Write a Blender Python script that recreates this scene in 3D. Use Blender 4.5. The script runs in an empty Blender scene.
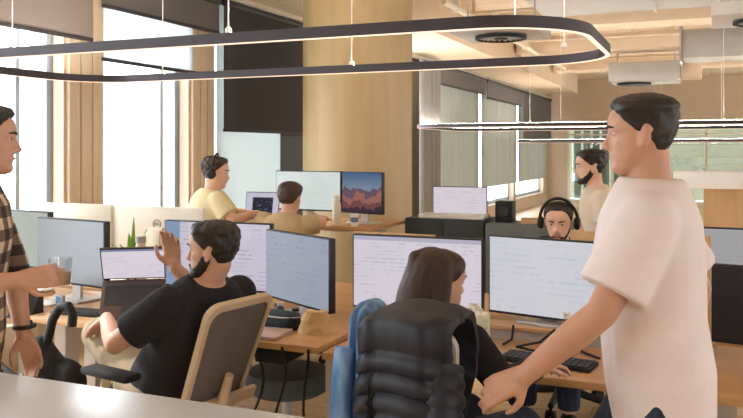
import bpy, bmesh, math, random
from mathutils import Vector, Matrix, Euler, noise
random.seed(7)
C = bpy.context.scene.collection
V = Vector
PI = math.pi
def R(d): return math.radians(d)

# ------------------------------------------------------------------ materials
def lin(h):
    if isinstance(h, str):
        h = h.lstrip('#'); c = [int(h[i:i+2], 16)/255 for i in (0, 2, 4)]
    else: c = [v/255 for v in h]
    return tuple(((v/12.92) if v <= .04045 else ((v+.055)/1.055)**2.4) for v in c) + (1,)
class NT:
    def __init__(s, name):
        s.m = bpy.data.materials.new(name); s.m.use_nodes = True
        s.t = s.m.node_tree; s.t.nodes.clear()
        s.out = s.n('ShaderNodeOutputMaterial')
    def n(s, kind, **kw):
        x = s.t.nodes.new(kind)
        for k, v in kw.items(): setattr(x, k, v)
        return x
    def l(s, a, b): s.t.links.new(a, b)
    def math(s, op, a, b=None, c=None):
        x = s.n('ShaderNodeMath', operation=op)
        for i, v in enumerate((a, b, c)):
            if v is None: continue
            if isinstance(v, (int, float)): x.inputs[i].default_value = v
            else: s.l(v, x.inputs[i])
        return x.outputs[0]
    def mix(s, f, a, b):
        x = s.n('ShaderNodeMix', data_type='RGBA')
        for sock, v in ((x.inputs[0], f), (x.inputs[6], a), (x.inputs[7], b)):
            if isinstance(v, (int, float, tuple)): sock.default_value = v
            else: s.l(v, sock)
        return x.outputs[2]
    def obj(s):
        return s.n('ShaderNodeTexCoord').outputs['Object']
MATS = {}
def mat(name, col, rough=.6, metal=0, var=.08, scale=8, stretch=(1, 1, 1), bump=0, bscale=60, spec=.4, coat=0, sheen=0):
    if name in MATS: return MATS[name]
    t = NT(name); b = t.n('ShaderNodeBsdfPrincipled')
    c = lin(col)
    mp = t.n('ShaderNodeMapping'); mp.inputs['Scale'].default_value = stretch
    t.l(t.obj(), mp.inputs[0])
    nz = t.n('ShaderNodeTexNoise'); nz.inputs['Scale'].default_value = scale; nz.inputs['Detail'].default_value = 4
    t.l(mp.outputs[0], nz.inputs[0])
    lo = tuple(max(0, v*(1-var)) for v in c[:3])+(1,); hi = tuple(min(1, v*(1+var)) for v in c[:3])+(1,)
    t.l(t.mix(nz.outputs[0], lo, hi), b.inputs['Base Color'])
    b.inputs['Roughness'].default_value = rough; b.inputs['Metallic'].default_value = metal
    b.inputs['Specular IOR Level'].default_value = spec
    b.inputs['Coat Weight'].default_value = coat
    b.inputs['Sheen Weight'].default_value = sheen
    if bump:
        n2 = t.n('ShaderNodeTexNoise'); n2.inputs['Scale'].default_value = bscale; t.l(mp.outputs[0], n2.inputs[0])
        bp = t.n('ShaderNodeBump'); bp.inputs['Strength'].default_value = bump; bp.inputs['Distance'].default_value = .01
        t.l(n2.outputs[0], bp.inputs['Height']); t.l(bp.outputs[0], b.inputs['Normal'])
    t.l(b.outputs[0], t.out.inputs[0]); MATS[name] = t.m; return t.m
def skin_mat(name, col):
    m = mat(name, col, .5, var=.1, scale=14, bump=.05, bscale=140)
    b = [n for n in m.node_tree.nodes if n.type == 'BSDF_PRINCIPLED'][0]
    b.inputs['Subsurface Weight'].default_value = .12; b.inputs['Subsurface Radius'].default_value = (.02, .008, .004)
    return m
def emit(name, col, strength):
    if name in MATS: return MATS[name]
    t = NT(name); e = t.n('ShaderNodeEmission'); e.inputs[0].default_value = lin(col); e.inputs[1].default_value = strength
    t.l(e.outputs[0], t.out.inputs[0]); MATS[name] = t.m; return t.m
def glass_mat(name, tint, refl=.08, rough=0):
    t = NT(name); a = t.n('ShaderNodeBsdfTransparent'); a.inputs[0].default_value = tint
    g = t.n('ShaderNodeBsdfGlossy'); g.inputs['Roughness'].default_value = rough
    x = t.n('ShaderNodeMixShader'); x.inputs[0].default_value = refl
    t.l(a.outputs[0], x.inputs[1]); t.l(g.outputs[0], x.inputs[2]); t.l(x.outputs[0], t.out.inputs[0])
    MATS[name] = t.m; return t.m
def sheer_mat(name, col, clear):
    t = NT(name); a = t.n('ShaderNodeBsdfTransparent'); a.inputs[0].default_value = lin(col)
    d = t.n('ShaderNodeBsdfDiffuse'); d.inputs[0].default_value = lin(col)
    tr = t.n('ShaderNodeBsdfTranslucent'); tr.inputs[0].default_value = lin(col)
    w = t.n('ShaderNodeTexNoise'); w.inputs['Scale'].default_value = 40
    mp = t.n('ShaderNodeMapping'); mp.inputs['Scale'].default_value = (1, 1, .02); t.l(t.obj(), mp.inputs[0]); t.l(mp.outputs[0], w.inputs[0])
    x1 = t.n('ShaderNodeMixShader'); t.l(t.math('MULTIPLY_ADD', w.outputs[0], .2, .4), x1.inputs[0])
    t.l(d.outputs[0], x1.inputs[1]); t.l(tr.outputs[0], x1.inputs[2])
    x = t.n('ShaderNodeMixShader'); x.inputs[0].default_value = clear
    t.l(x1.outputs[0], x.inputs[1]); t.l(a.outputs[0], x.inputs[2]); t.l(x.outputs[0], t.out.inputs[0])
    MATS[name] = t.m; return t.m
def wood_mat(name, c1, c2, scale=6, axis=(1, .08, 1), rough=.45, coat=0):
    t = NT(name); b = t.n('ShaderNodeBsdfPrincipled')
    mp = t.n('ShaderNodeMapping'); mp.inputs['Scale'].default_value = axis; t.l(t.obj(), mp.inputs[0])
    nz = t.n('ShaderNodeTexNoise'); nz.inputs['Scale'].default_value = scale; nz.inputs['Detail'].default_value = 6; nz.inputs['Distortion'].default_value = .6
    t.l(mp.outputs[0], nz.inputs[0])
    r = t.n('ShaderNodeValToRGB'); r.color_ramp.elements[0].color = lin(c1); r.color_ramp.elements[1].color = lin(c2)
    r.color_ramp.elements[0].position = .3; r.color_ramp.elements[1].position = .7
    t.l(nz.outputs[0], r.inputs[0]); t.l(r.outputs[0], b.inputs['Base Color'])
    b.inputs['Roughness'].default_value = rough; b.inputs['Coat Weight'].default_value = coat
    t.l(b.outputs[0], t.out.inputs[0]); MATS[name] = t.m; return t.m
def floor_mat():
    t = NT('light_oak_floor'); b = t.n('ShaderNodeBsdfPrincipled')
    br = t.n('ShaderNodeTexBrick'); br.inputs['Scale'].default_value = 1
    br.inputs['Brick Width'].default_value = 1.3; br.inputs['Row Height'].default_value = .16; br.inputs['Mortar Size'].default_value = .004
    br.inputs['Color1'].default_value = lin('#d9bd93'); br.inputs['Color2'].default_value = lin('#cba97a'); br.inputs['Mortar'].default_value = lin('#8d7048')
    t.l(t.obj(), br.inputs[0])
    mp = t.n('ShaderNodeMapping'); mp.inputs['Scale'].default_value = (.5, 8, 1); t.l(t.obj(), mp.inputs[0])
    nz = t.n('ShaderNodeTexNoise'); nz.inputs['Scale'].default_value = 5; nz.inputs['Detail'].default_value = 6; t.l(mp.outputs[0], nz.inputs[0])
    t.l(t.mix(t.math('MULTIPLY', nz.outputs[0], .35), br.outputs[0], lin('#a98356')), b.inputs['Base Color'])
    b.inputs['Roughness'].default_value = .32
    t.l(b.outputs[0], t.out.inputs[0]); return t.m
def concrete_mat(name, c1, c2, rough=.8):
    t = NT(name); b = t.n('ShaderNodeBsdfPrincipled')
    br = t.n('ShaderNodeTexBrick'); br.inputs['Scale'].default_value = 1; br.offset = 0
    br.inputs['Brick Width'].default_value = 1.25; br.inputs['Row Height'].default_value = 1.0; br.inputs['Mortar Size'].default_value = .008
    br.inputs['Color1'].default_value = lin(c1); br.inputs['Color2'].default_value = lin(c2)
    br.inputs['Mortar'].default_value = tuple(v*.7 for v in lin(c2)[:3])+(1,)
    t.l(t.obj(), br.inputs[0])
    nz = t.n('ShaderNodeTexNoise'); nz.inputs['Scale'].default_value = 1.5; nz.inputs['Detail'].default_value = 8; t.l(t.obj(), nz.inputs[0])
    t.l(t.mix(t.math('MULTIPLY', nz.outputs[0], .6), br.outputs[0], lin(c2)), b.inputs['Base Color'])
    b.inputs['Roughness'].default_value = rough
    t.l(b.outputs[0], t.out.inputs[0]); MATS[name] = t.m; return t.m
def screen_mat(name, base, ink, strength, rows=.018, wide=.09, amount=.5, top=None, side=None, w=.6, h=.34):
    """a lit display: pale page with rows of text-like dashes; object coordinates x = along the screen, z = up, origin at its centre"""
    t = NT(name); co = t.obj(); sp = t.n('ShaderNodeSeparateXYZ'); t.l(co, sp.inputs[0])
    cb = t.n('ShaderNodeCombineXYZ'); t.l(sp.outputs[0], cb.inputs[0]); t.l(sp.outputs[2], cb.inputs[1])
    br = t.n('ShaderNodeTexBrick'); br.inputs['Scale'].default_value = 1
    br.inputs['Brick Width'].default_value = wide; br.inputs['Row Height'].default_value = rows; br.inputs['Mortar Size'].default_value = rows*.36
    br.inputs['Mortar Smooth'].default_value = .1; br.inputs['Bias'].default_value = -.1
    br.inputs['Color1'].default_value = (1, 1, 1, 1); br.inputs['Color2'].default_value = (0, 0, 0, 1); br.inputs['Mortar'].default_value = (0, 0, 0, 1)
    t.l(cb.outputs[0], br.inputs[0])
    nz = t.n('ShaderNodeTexNoise'); nz.inputs['Scale'].default_value = 9; t.l(cb.outputs[0], nz.inputs[0])
    f = t.math('MULTIPLY', br.outputs[0], t.math('MULTIPLY', t.math('GREATER_THAN', nz.outputs[0], .5), amount))
    col = t.mix(f, lin(base), lin(ink))
    if top:  col = t.mix(t.math('MULTIPLY', t.math('GREATER_THAN', sp.outputs[2], h/2-.022), 1.0), col, lin(top))
    if side: col = t.mix(t.math('LESS_THAN', sp.outputs[0], -w/2+.07), col, lin(side))
    e = t.n('ShaderNodeEmission'); t.l(col, e.inputs[0]); e.inputs[1].default_value = strength
    g = t.n('ShaderNodeBsdfGlossy'); g.inputs['Roughness'].default_value = .25; g.inputs[0].default_value = (.5, .5, .5, 1)
    x = t.n('ShaderNodeMixShader'); x.inputs[0].default_value = .06
    t.l(e.outputs[0], x.inputs[1]); t.l(g.outputs[0], x.inputs[2]); t.l(x.outputs[0], t.out.inputs[0])
    MATS[name] = t.m; return t.m
def desert_mat(name, strength):
    t = NT(name); sp = t.n('ShaderNodeSeparateXYZ'); t.l(t.obj(), sp.inputs[0])
    z = sp.outputs[2]
    r = t.n('ShaderNodeMapRange'); r.inputs[1].default_value = -.05; r.inputs[2].default_value = .17; t.l(z, r.inputs[0])
    sky = t.mix(r.outputs[0], lin('#a9b4c4'), lin('#4d6f9c')); col = sky
    for i, (base, amp, sc, c) in enumerate(((.03, .16, 7, '#6d5a68'), (-.02, .15, 9, '#a06a62'), (-.075, .12, 12, '#7a4f50'), (-.12, .09, 15, '#453640'))):
        cb = t.n('ShaderNodeCombineXYZ'); t.l(sp.outputs[0], cb.inputs[0]); cb.inputs[1].default_value = i*3.7
        nz = t.n('ShaderNodeTexNoise'); nz.inputs['Scale'].default_value = sc; nz.inputs['Detail'].default_value = 5; t.l(cb.outputs[0], nz.inputs[0])
        hgt = t.math('MULTIPLY_ADD', t.math('SUBTRACT', nz.outputs[0], .5), amp*2, base)
        n2 = t.n('ShaderNodeTexNoise'); n2.inputs['Scale'].default_value = 30; t.l(t.obj(), n2.inputs[0])
        cc = t.mix(n2.outputs[0], lin(c), tuple(v*1.5 for v in lin(c)[:3])+(1,))
        col = t.mix(t.math('LESS_THAN', z, hgt), col, cc)
    e = t.n('ShaderNodeEmission'); t.l(col, e.inputs[0]); e.inputs[1].default_value = strength
    t.l(e.outputs[0], t.out.inputs[0]); MATS[name] = t.m; return t.m
def plaid_mat(name, dark, mid, light, f=12):
    t = NT(name); b = t.n('ShaderNodeBsdfPrincipled'); sp = t.n('ShaderNodeSeparateXYZ'); t.l(t.obj(), sp.inputs[0])
    def band(v, w): return t.math('LESS_THAN', t.math('FRACT', t.math('MULTIPLY', v, f)), w)
    xy = t.math('ADD', sp.outputs[0], sp.outputs[1])
    a = band(xy, .5); c = band(sp.outputs[2], .5)
    s = t.math('MULTIPLY', t.math('ADD', a, c), .5)
    r = t.n('ShaderNodeValToRGB'); r.color_ramp.interpolation = 'CONSTANT'
    e = r.color_ramp.elements; e[0].color = lin(light); e[0].position = 0; e[1].color = lin(mid); e[1].position = .4
    x = e.new(.9); x.color = lin(dark)
    t.l(s, r.inputs[0]); t.l(r.outputs[0], b.inputs['Base Color']); b.inputs['Roughness'].default_value = .85
    t.l(b.outputs[0], t.out.inputs[0]); MATS[name] = t.m; return t.m
def hair_mat(name, c1, c2):
    t = NT(name); b = t.n('ShaderNodeBsdfPrincipled')
    mp = t.n('ShaderNodeMapping'); mp.inputs['Scale'].default_value = (90, 40, 6); t.l(t.obj(), mp.inputs[0])
    nz = t.n('ShaderNodeTexNoise'); nz.inputs['Scale'].default_value = 1.5; nz.inputs['Detail'].default_value = 3; t.l(mp.outputs[0], nz.inputs[0])
    t.l(t.mix(nz.outputs[0], lin(c1), lin(c2)), b.inputs['Base Color']); b.inputs['Roughness'].default_value = .55
    bp = t.n('ShaderNodeBump'); bp.inputs['Strength'].default_value = .6; bp.inputs['Distance'].default_value = .004
    t.l(nz.outputs[0], bp.inputs['Height']); t.l(bp.outputs[0], b.inputs['Normal'])
    t.l(b.outputs[0], t.out.inputs[0]); MATS[name] = t.m; return t.m
def denim_mat(name, c1, c2):
    t = NT(name); b = t.n('ShaderNodeBsdfPrincipled')
    nz = t.n('ShaderNodeTexNoise'); nz.inputs['Scale'].default_value = 9; nz.inputs['Detail'].default_value = 5
    mp = t.n('ShaderNodeMapping'); mp.inputs['Scale'].default_value = (3, 3, .7); t.l(t.obj(), mp.inputs[0]); t.l(mp.outputs[0], nz.inputs[0])
    r = t.n('ShaderNodeValToRGB'); r.color_ramp.elements[0].color = lin(c1); r.color_ramp.elements[1].color = lin(c2)
    r.color_ramp.elements[0].position = .35; r.color_ramp.elements[1].position = .7
    t.l(nz.outputs[0], r.inputs[0]); t.l(r.outputs[0], b.inputs['Base Color']); b.inputs['Roughness'].default_value = .9
    t.l(b.outputs[0], t.out.inputs[0]); MATS[name] = t.m; return t.m

# ------------------------------------------------------------------ mesh builder
class MB:
    def __init__(s): s.bm = bmesh.new()
    def _xf(s, vs, M): bmesh.ops.transform(s.bm, matrix=M, verts=vs)
    def box(s, c, size, rot=None, bevel=0, seg=2):
        r = bmesh.ops.create_cube(s.bm, size=1); vs = r['verts']
        M = Matrix.Diagonal((*size, 1))
        s._xf(vs, M)
        if bevel:
            es = list({e for v in vs for e in v.link_edges})
            g = bmesh.ops.bevel(s.bm, geom=es, offset=bevel, segments=seg, profile=.6, affect='EDGES')
            vs = list(set(g['verts']) | {v for v in vs if v.is_valid})
        M = Matrix.Translation(c)
        if rot is not None: M = M @ (rot.to_matrix().to_4x4() if isinstance(rot, Euler) else rot.to_4x4() if isinstance(rot, Matrix) else Matrix.Rotation(rot, 4, 'Z'))
        s._xf(vs, M); return s
    def span(s, a, b, bevel=0):
        a, b = V(a), V(b); return s.box((a+b)/2, [abs(x) for x in (b-a)], bevel=bevel)
    def ring(s, pts): return [s.bm.verts.new(p) for p in pts]
    def loft(s, rings, caps=True, closed=False):
        rs = [s.ring(r) for r in rings]; n = len(rs[0])
        m = len(rs)
        for i in range(m if closed else m-1):
            a, b = rs[i], rs[(i+1) % m]
            for j in range(n):
                s.bm.faces.new((a[j], a[(j+1) % n], b[(j+1) % n], b[j]))
        if caps and not closed:
            s.bm.faces.new(list(reversed(rs[0]))); s.bm.faces.new(rs[-1])
        return s
    def tube(s, pts, r, n=10, closed=False, caps=True):
        pts = [V(p) for p in pts]; m = len(pts)
        rad = r if isinstance(r, (list, tuple)) else [r]*m
        rings = []; up = None
        for i, p in enumerate(pts):
            if closed: t = pts[(i+1) % m]-pts[i-1]
            else: t = pts[min(i+1, m-1)]-pts[max(i-1, 0)]
            t = t.normalized() if t.length > 1e-9 else V((0, 0, 1))
            if up is None:
                up = V((0, 0, 1)) if abs(t.z) < .9 else V((1, 0, 0))
            u = (up-t*up.dot(t)); u = u.normalized() if u.length > 1e-6 else t.orthogonal().normalized()
            w = t.cross(u); up = u
            rings.append([p+(u*math.cos(2*PI*k/n)+w*math.sin(2*PI*k/n))*rad[i] for k in range(n)])
        return s.loft(rings, caps, closed)
    def cyl(s, p0, p1, r0, r1=None, n=20): return s.tube([p0, p1], [r0, r0 if r1 is None else r1], n)
    def sphere(s, c, r, seg=16, M3=None):
        g = bmesh.ops.create_uvsphere(s.bm, u_segments=seg, v_segments=max(6, seg*3//4), radius=1)
        rr = r if isinstance(r, (tuple, list, Vector)) else (r, r, r)
        M = Matrix.Translation(c) @ (M3.to_4x4() if M3 is not None else Matrix()) @ Matrix.Diagonal((*rr, 1))
        s._xf(g['verts'], M); return s
    def capsule(s, p0, r0, p1, r1, n=14):
        s.sphere(p0, r0, n); s.sphere(p1, r1, n); return s.cyl(p0, p1, r0, r1, n)
    def chain(s, pr, n=14):
        for (a, ra), (b, rb) in zip(pr, pr[1:]): s.capsule(V(a), ra, V(b), rb, n)
        return s
    def lathe(s, prof, c=(0, 0, 0), n=28, M3=None):
        rings = []
        for r, z in prof:
            rr = max(r, 1e-4)
            ps = [V((rr*math.cos(2*PI*k/n), rr*math.sin(2*PI*k/n), z)) for k in range(n)]
            rings.append([V(c)+(M3 @ p if M3 is not None else p) for p in ps])
        return s.loft(rings)
    def prism(s, poly, a, b, f):
        """poly: 2-D outline; f(u, v, w) -> point; extruded from w=a to w=b"""
        return s.loft([[f(u, v, a) for u, v in poly], [f(u, v, b) for u, v in poly]])
    def mesh(s, name='m'):
        bmesh.ops.recalc_face_normals(s.bm, faces=s.bm.faces[:])
        me = bpy.data.meshes.new(name); s.bm.to_mesh(me); s.bm.free(); return me
    def build(s, name, m, parent=None, angle=40, smooth=True, voxel=None, relax=4):
        me = s.mesh(name)
        if voxel: me = remesh(me, voxel, relax)
        me.materials.clear(); me.materials.append(m)
        if smooth:
            me.shade_smooth()
            if not voxel: me.set_sharp_from_angle(angle=R(angle))
        return link(name, me, parent)
def link(name, me, parent=None):
    o = bpy.data.objects.new(name, me); C.objects.link(o)
    if parent is not None: o.parent = parent
    return o
def remesh(me, voxel, relax):
    o = bpy.data.objects.new('t', me); C.objects.link(o)
    m = o.modifiers.new('r', 'REMESH'); m.mode = 'VOXEL'; m.voxel_size = voxel; m.use_smooth_shade = True
    if relax:
        k = o.modifiers.new('s', 'SMOOTH'); k.factor = .5; k.iterations = relax
    dg = bpy.context.evaluated_depsgraph_get(); dg.update()
    out = bpy.data.meshes.new_from_object(o.evaluated_get(dg))
    bpy.data.objects.remove(o); bpy.data.meshes.remove(me); return out
def tag(o, label, cat, group=None, kind=None):
    o['label'] = label; o['category'] = cat
    if group: o['group'] = group
    if kind: o['kind'] = kind
    return o
def thing(name, label, cat, loc=(0, 0, 0), rotz=0, group=None):
    o = bpy.data.objects.new(name, None); C.objects.link(o); o.empty_display_size = .1
    o.location = loc; o.rotation_euler = (0, 0, rotz); return tag(o, label, cat, group)
def struct(name, mb, m, label, cat, parent=None, angle=40):
    o = mb.build(name, m, parent, angle)
    if parent is None: tag(o, label, cat, kind='structure')
    return o
def copy_tree(o, parent=None):
    c = o.copy(); C.objects.link(c)
    if parent is not None: c.parent = parent
    for ch in list(o.children): copy_tree(ch, c)
    return c
def Rz(a): return Matrix.Rotation(a, 3, 'Z')
def ell(c, rv, fv, hw, hd, n=24, p=1.0):
    out = []
    for k in range(n):
        a = 2*PI*k/n; ca, sa = math.cos(a), math.sin(a)
        out.append(V(c)+rv*hw*math.copysign(abs(ca)**p, ca)+fv*hd*math.copysign(abs(sa)**p, sa))
    return out
# ================================================================== SETTING
M_pier = wood_mat('oak_veneer_pier', '#d3c1a8', '#c7b296', 3, (6, 6, .3), .5)
M_colw = wood_mat('oak_veneer_column', '#cbb488', '#c0a577', 2.5, (3, 3, .25), .45)
M_wallp = mat('warm_plaster', '#cbb9a2', .85, var=.05, scale=3)
M_ceil = concrete_mat('warm_concrete', '#dac8b0', '#cab69c')
M_ceil2 = mat('warm_painted_concrete', '#d6c3aa', .85, var=.1, scale=2)
M_frame = mat('glow_paled_aluminium', '#b9c6d4', .45, .1)  # frame colour lightened to carry the glow of the windows
M_white = mat('white_paint', '#e9e5de', .5)
M_glass = glass_mat('clear_glass', (.96, .98, 1, 1), .06)
M_blind1 = mat('haze_paled_blind_fabric', '#857a73', .9, var=.06, scale=60)  # fabric colour lightened to stand in for haze
M_blind = mat('dark_grey_blind_fabric', '#67625f', .9, var=.06, scale=60)
M_blind3 = mat('charcoal_blind_fabric', '#434145', .9, var=.06, scale=60)
M_screenf = sheer_mat('pale_screen_fabric', '#dfe4e4', .3)
M_sheer = sheer_mat('grey_green_sheer', '#a8a69c', .05)
M_duct = mat('galvanised_duct', '#b9b6b2', .42, .55, var=.12, scale=3)
M_black = mat('matt_black', '#1b1b1d', .6)
M_dark = mat('charcoal_metal', '#3a373a', .5, .2)
M_cream = mat('cream_paint', '#e6dcc9', .6)

WX = -4.5
struct('floor', MB().span((-4.85, -4, -.1), (6.2, 24.2, 0)), floor_mat(), 'pale oak plank floor, sunlit under the desks', 'floor')
struct('ceiling', MB().span((-4.85, -4, 3.6), (6.4, 24.2, 3.75)), M_ceil, 'peach coloured concrete ceiling above the ducts and pendants', 'ceiling')
wins = [(-3.2, -1.2), (-.8, .9), (1.2, 2.7), (3.1, 4.67), (5.05, 6.24), (6.6, 8.45), (9.1, 11.9), (13.0, 16.1), (16.35, 19.6), (19.85, 23.4)]  # the frontmost openings are unseen, added to let in light
w = MB()
w.span((WX-.35, -4, 0), (WX, 24.2, .32)); w.span((WX-.35, -4, 3.02), (WX, 24.2, 3.6))
ed = [-4]+[v for a in wins for v in a]+[24.2]
for a, b in zip(ed[0::2], ed[1::2]):
    w.span((WX-.35, a, .3), (WX, b, 3.05))
struct('wall_left', w, M_wallp, 'window wall running back along the left of the office', 'wall')
k = 0
for (a, b) in ((2.7, 3.1), (4.67, 5.05), (6.24, 6.6)):
    k += 1; m = MB(); g = (b-a)/3.0
    for i in range(3):
        m.span((WX-.02, a+i*g+.006, .3), (WX+.035, a+(i+1)*g-.006, 3.05), .004)
    m.span((WX-.1, a-.02, .3), (WX-.0, a, 3.05)); m.span((WX-.1, b, .3), (WX-.0, b+.02, 3.05))
    struct('trim_%d' % k, m, M_pier, 'tan grooved wood pier between two tall windows, number %d from the front' % k, 'pier')
struct('trim_4', MB().span((WX-.05, 8.42, .3), (WX+.09, 8.62, 3.05), .01), M_cream, 'pale window jamb strip beside the round column', 'jamb')
for i, (a, b) in enumerate(wins):
    f = MB(); x0, x1 = WX-.2, WX-.13
    f.span((x0, a, .32), (x1, a+.06, 3.02)); f.span((x0, b-.06, .32), (x1, b, 3.02)); f.span((x0, a, .32), (x1, b, .4)); f.span((x0, a, 2.95), (x1, b, 3.02))
    n = 1 if b-a < 2 else 2
    for q in range(n):
        y = a+(b-a)*((q+1)/(n+1) if n > 1 else .79)
        f.span((x0, y-.02, .32), (x1, y+.02, 3.02))
    o = struct('window_%d' % (i+1), f, M_frame, 'tall window in the left wall, opening number %d from the front' % (i+1), 'window')
    p = MB().span((WX-.17, a+.05, .38), (WX-.16, b-.05, 2.97)).build('window_pane', M_glass, o)
# far glazed wall
struct('wall_back', MB().span((-4.85, 24, 2.25), (6.2, 24.2, 3.6)).span((-4.85, 24, 0), (-3.9, 24.2, 2.3)).span((-4.85, 26.6, 0), (6.2, 26.8, 3.6)), M_wallp, 'tan far wall above the glazed meeting rooms', 'wall')
f = MB()
for i in range(9): f.span((-3.9+i*1.25, 23.98, 0), (-3.84+i*1.25, 24.06, 2.25))
f.span((-3.9, 23.98, 1.98), (6.2, 24.06, 2.02)); f.span((-3.9, 23.98, 0), (6.2, 24.06, .1))
o = struct('window_11', f, M_cream, 'glazed partition across the far end of the office', 'window')
MB().span((-3.88, 24.02, .05), (6.15, 24.035, 2.24)).build('partition_pane', glass_mat('smoky_partition_glass', (.50, .58, .57, 1), .14), o)
m = MB()
for i in range(7): m.span((-3.8+i*.27, 24.6, .1), (-3.6+i*.27, 24.63, 2.2))
tag(m.build('vertical_blind', M_sheer), 'pale vertical slat blind behind the far glass partition', 'blind')
struct('wall_front', MB().span((-4.85, -4.2, 0), (6.4, -4, 3.75)), M_wallp, 'unseen tan wall behind the viewer, added to cut fill light', 'wall')  # closes the room out of view; added to cut light from behind
w = MB().span((6.2, -4, 0), (6.4, 24.2, .5)).span((6.2, -4, 3.1), (6.4, 24.2, 3.6))
for i in range(8): w.span((6.2, -1.2+i*3.6, .5), (6.4, 1.1+i*3.6, 3.1))
struct('wall_right', w, M_wallp, 'unseen tan wall on the far right side, with openings added to let in light', 'wall')  # wall out of view; its openings were put in for side light
# round column
m = MB(); m.lathe([(.545, 0), (.545, 3.6)], (-3.25, 7.3, 0), 64)
o = struct('column', m, M_colw, 'thick round column clad in tan wood veneer', 'column')
m = MB()
for a in (-22, 75, 160, 250): m.span((-.004, -.55, .0), (.004, -.543, 3.6))
j = MB()
for a in (15, 105, 195):
    c = V((-3.25+.545*math.cos(R(a)), 7.3+.545*math.sin(R(a)), 1.8)); j.box(c, (.006, .006, 3.6), R(a))
j.build('veneer_joint', mat('veneer_joint_brown', '#9c7a4a'), o)
# soffit along the windows
struct('trim_5', MB().span((WX, 2, 3.1), (WX+.36, 8.75, 3.6)).span((WX, 2, 3.05), (WX+.1, 24, 3.12)), M_cream, 'pale boxed soffit above the near windows', 'soffit')
struct('trim_6', MB().span((WX, 8.75, 3.1), (-3.35, 22.3, 3.6)), M_ceil2, 'tan boxed soffit over the far windows behind the column', 'soffit')
# ceiling beams
for i, (y0, y1, z) in enumerate(((11.5, 12.1, 3.3), (14.6, 15.3, 3.32), (18.3, 19.0, 3.34))):
    struct('trim_%d' % (7+i), MB().span((-3.3, y0, z), (6.2, y1, 3.6), .01), M_ceil2, 'downstand concrete beam across the ceiling, number %d from the front' % (i+1), 'beam')

# ------------------------------------------------------------------ blinds (hung in front of the windows)
def blind(name, label, y0, y1, z0, m, x=WX+.07, cas=True):
    t = thing(name, label, 'blind', (x, (y0+y1)/2, z0), 0, 'roller blinds along the window wall')
    h = (y1-y0)/2
    MB().span((-.003, -h, .02), (.003, h, 3.03-z0)).build('blind_fabric', m, t)
    MB().span((-.012, -h, 0), (.012, h, .03), .004).build('bottom_bar', M_dark, t)
    if cas: MB().cyl((0, -h, 3.0-z0), (0, h, 3.0-z0), .035).build('roller_tube', M_dark, t)
    return t
blind('roller_blind', 'grey brown roller blind, haze put into its colour, half down at the leftmost window', 3.05, 4.88, 2.39, M_blind1)
blind('roller_blind', 'dark roller blind a little way down at the second window, above a pale screen blind', 5.0, 6.62, 2.68, M_blind)
t = blind('screen_blind', 'pale translucent screen blind showing below the dark blind of the second window', 5.02, 6.5, 2.26, M_screenf, WX+.03, False)
blind('roller_blind', 'charcoal roller blind pulled far down beside the round column', 6.66, 8.36, 1.73, M_blind3, WX+.1)
blind('screen_blind', 'pale green screen blind in the lower half of the window beside the column', 6.64, 8.4, .4, sheer_mat('pale_teal_screen', '#c6cac8', .06), WX+.03, False)
blind('screen_blind', 'narrow dark grey screen blind hanging between the charcoal blind and the column', 7.85, 8.40, .4, sheer_mat('dark_screen', '#888d90', .03), WX+.06, False)
for (a, b, z, s) in ((12.95, 16.15, 2.68, 'nearest'), (16.3, 19.6, 2.62, 'middle'), (19.8, 23.5, 1.8, 'lowest and furthest')):
    blind('roller_blind', 'dark grey roller blind on the windows beyond the column, the %s of three' % s, a, b, z, M_blind, WX+.2)
for (a, b, s) in ((13.0, 16.1, 'nearest'), (16.35, 19.6, 'middle'), (19.85, 23.4, 'furthest')):
    m = MB(); n = 60; pts = []
    for i in range(n+1):
        y = a+.02+(b-a-.04)*i/n; pts.append((WX+.06+.022*math.sin(i*1.3)+.012*math.sin(i*.53), y))
    rings = [[V((x, y, .75)), V((x+.004, y, .75)), V((x+.004, y, 3.0)), V((x, y, 3.0))] for x, y in pts]
    m.loft(rings)
    tag(m.build('sheer_curtain', M_sheer), 'grey green sheer curtain below a dark blind beyond the column, the %s of three' % s, 'curtain', 'sheer curtains beyond the column')
m = MB(); pts = [(WX+.25+.04*math.sin(i*1.1), 11.95+i*.03) for i in range(34)]
m.loft([[V((x, y, .1)), V((x+.02, y, .1)), V((x+.02, y, 3.0)), V((x, y, 3.0))] for x, y in pts])
tag(m.build('curtain', mat('grey_curtain', '#8d8a86', .9)), 'gathered grey curtain hanging just right of the round column', 'curtain')

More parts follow.
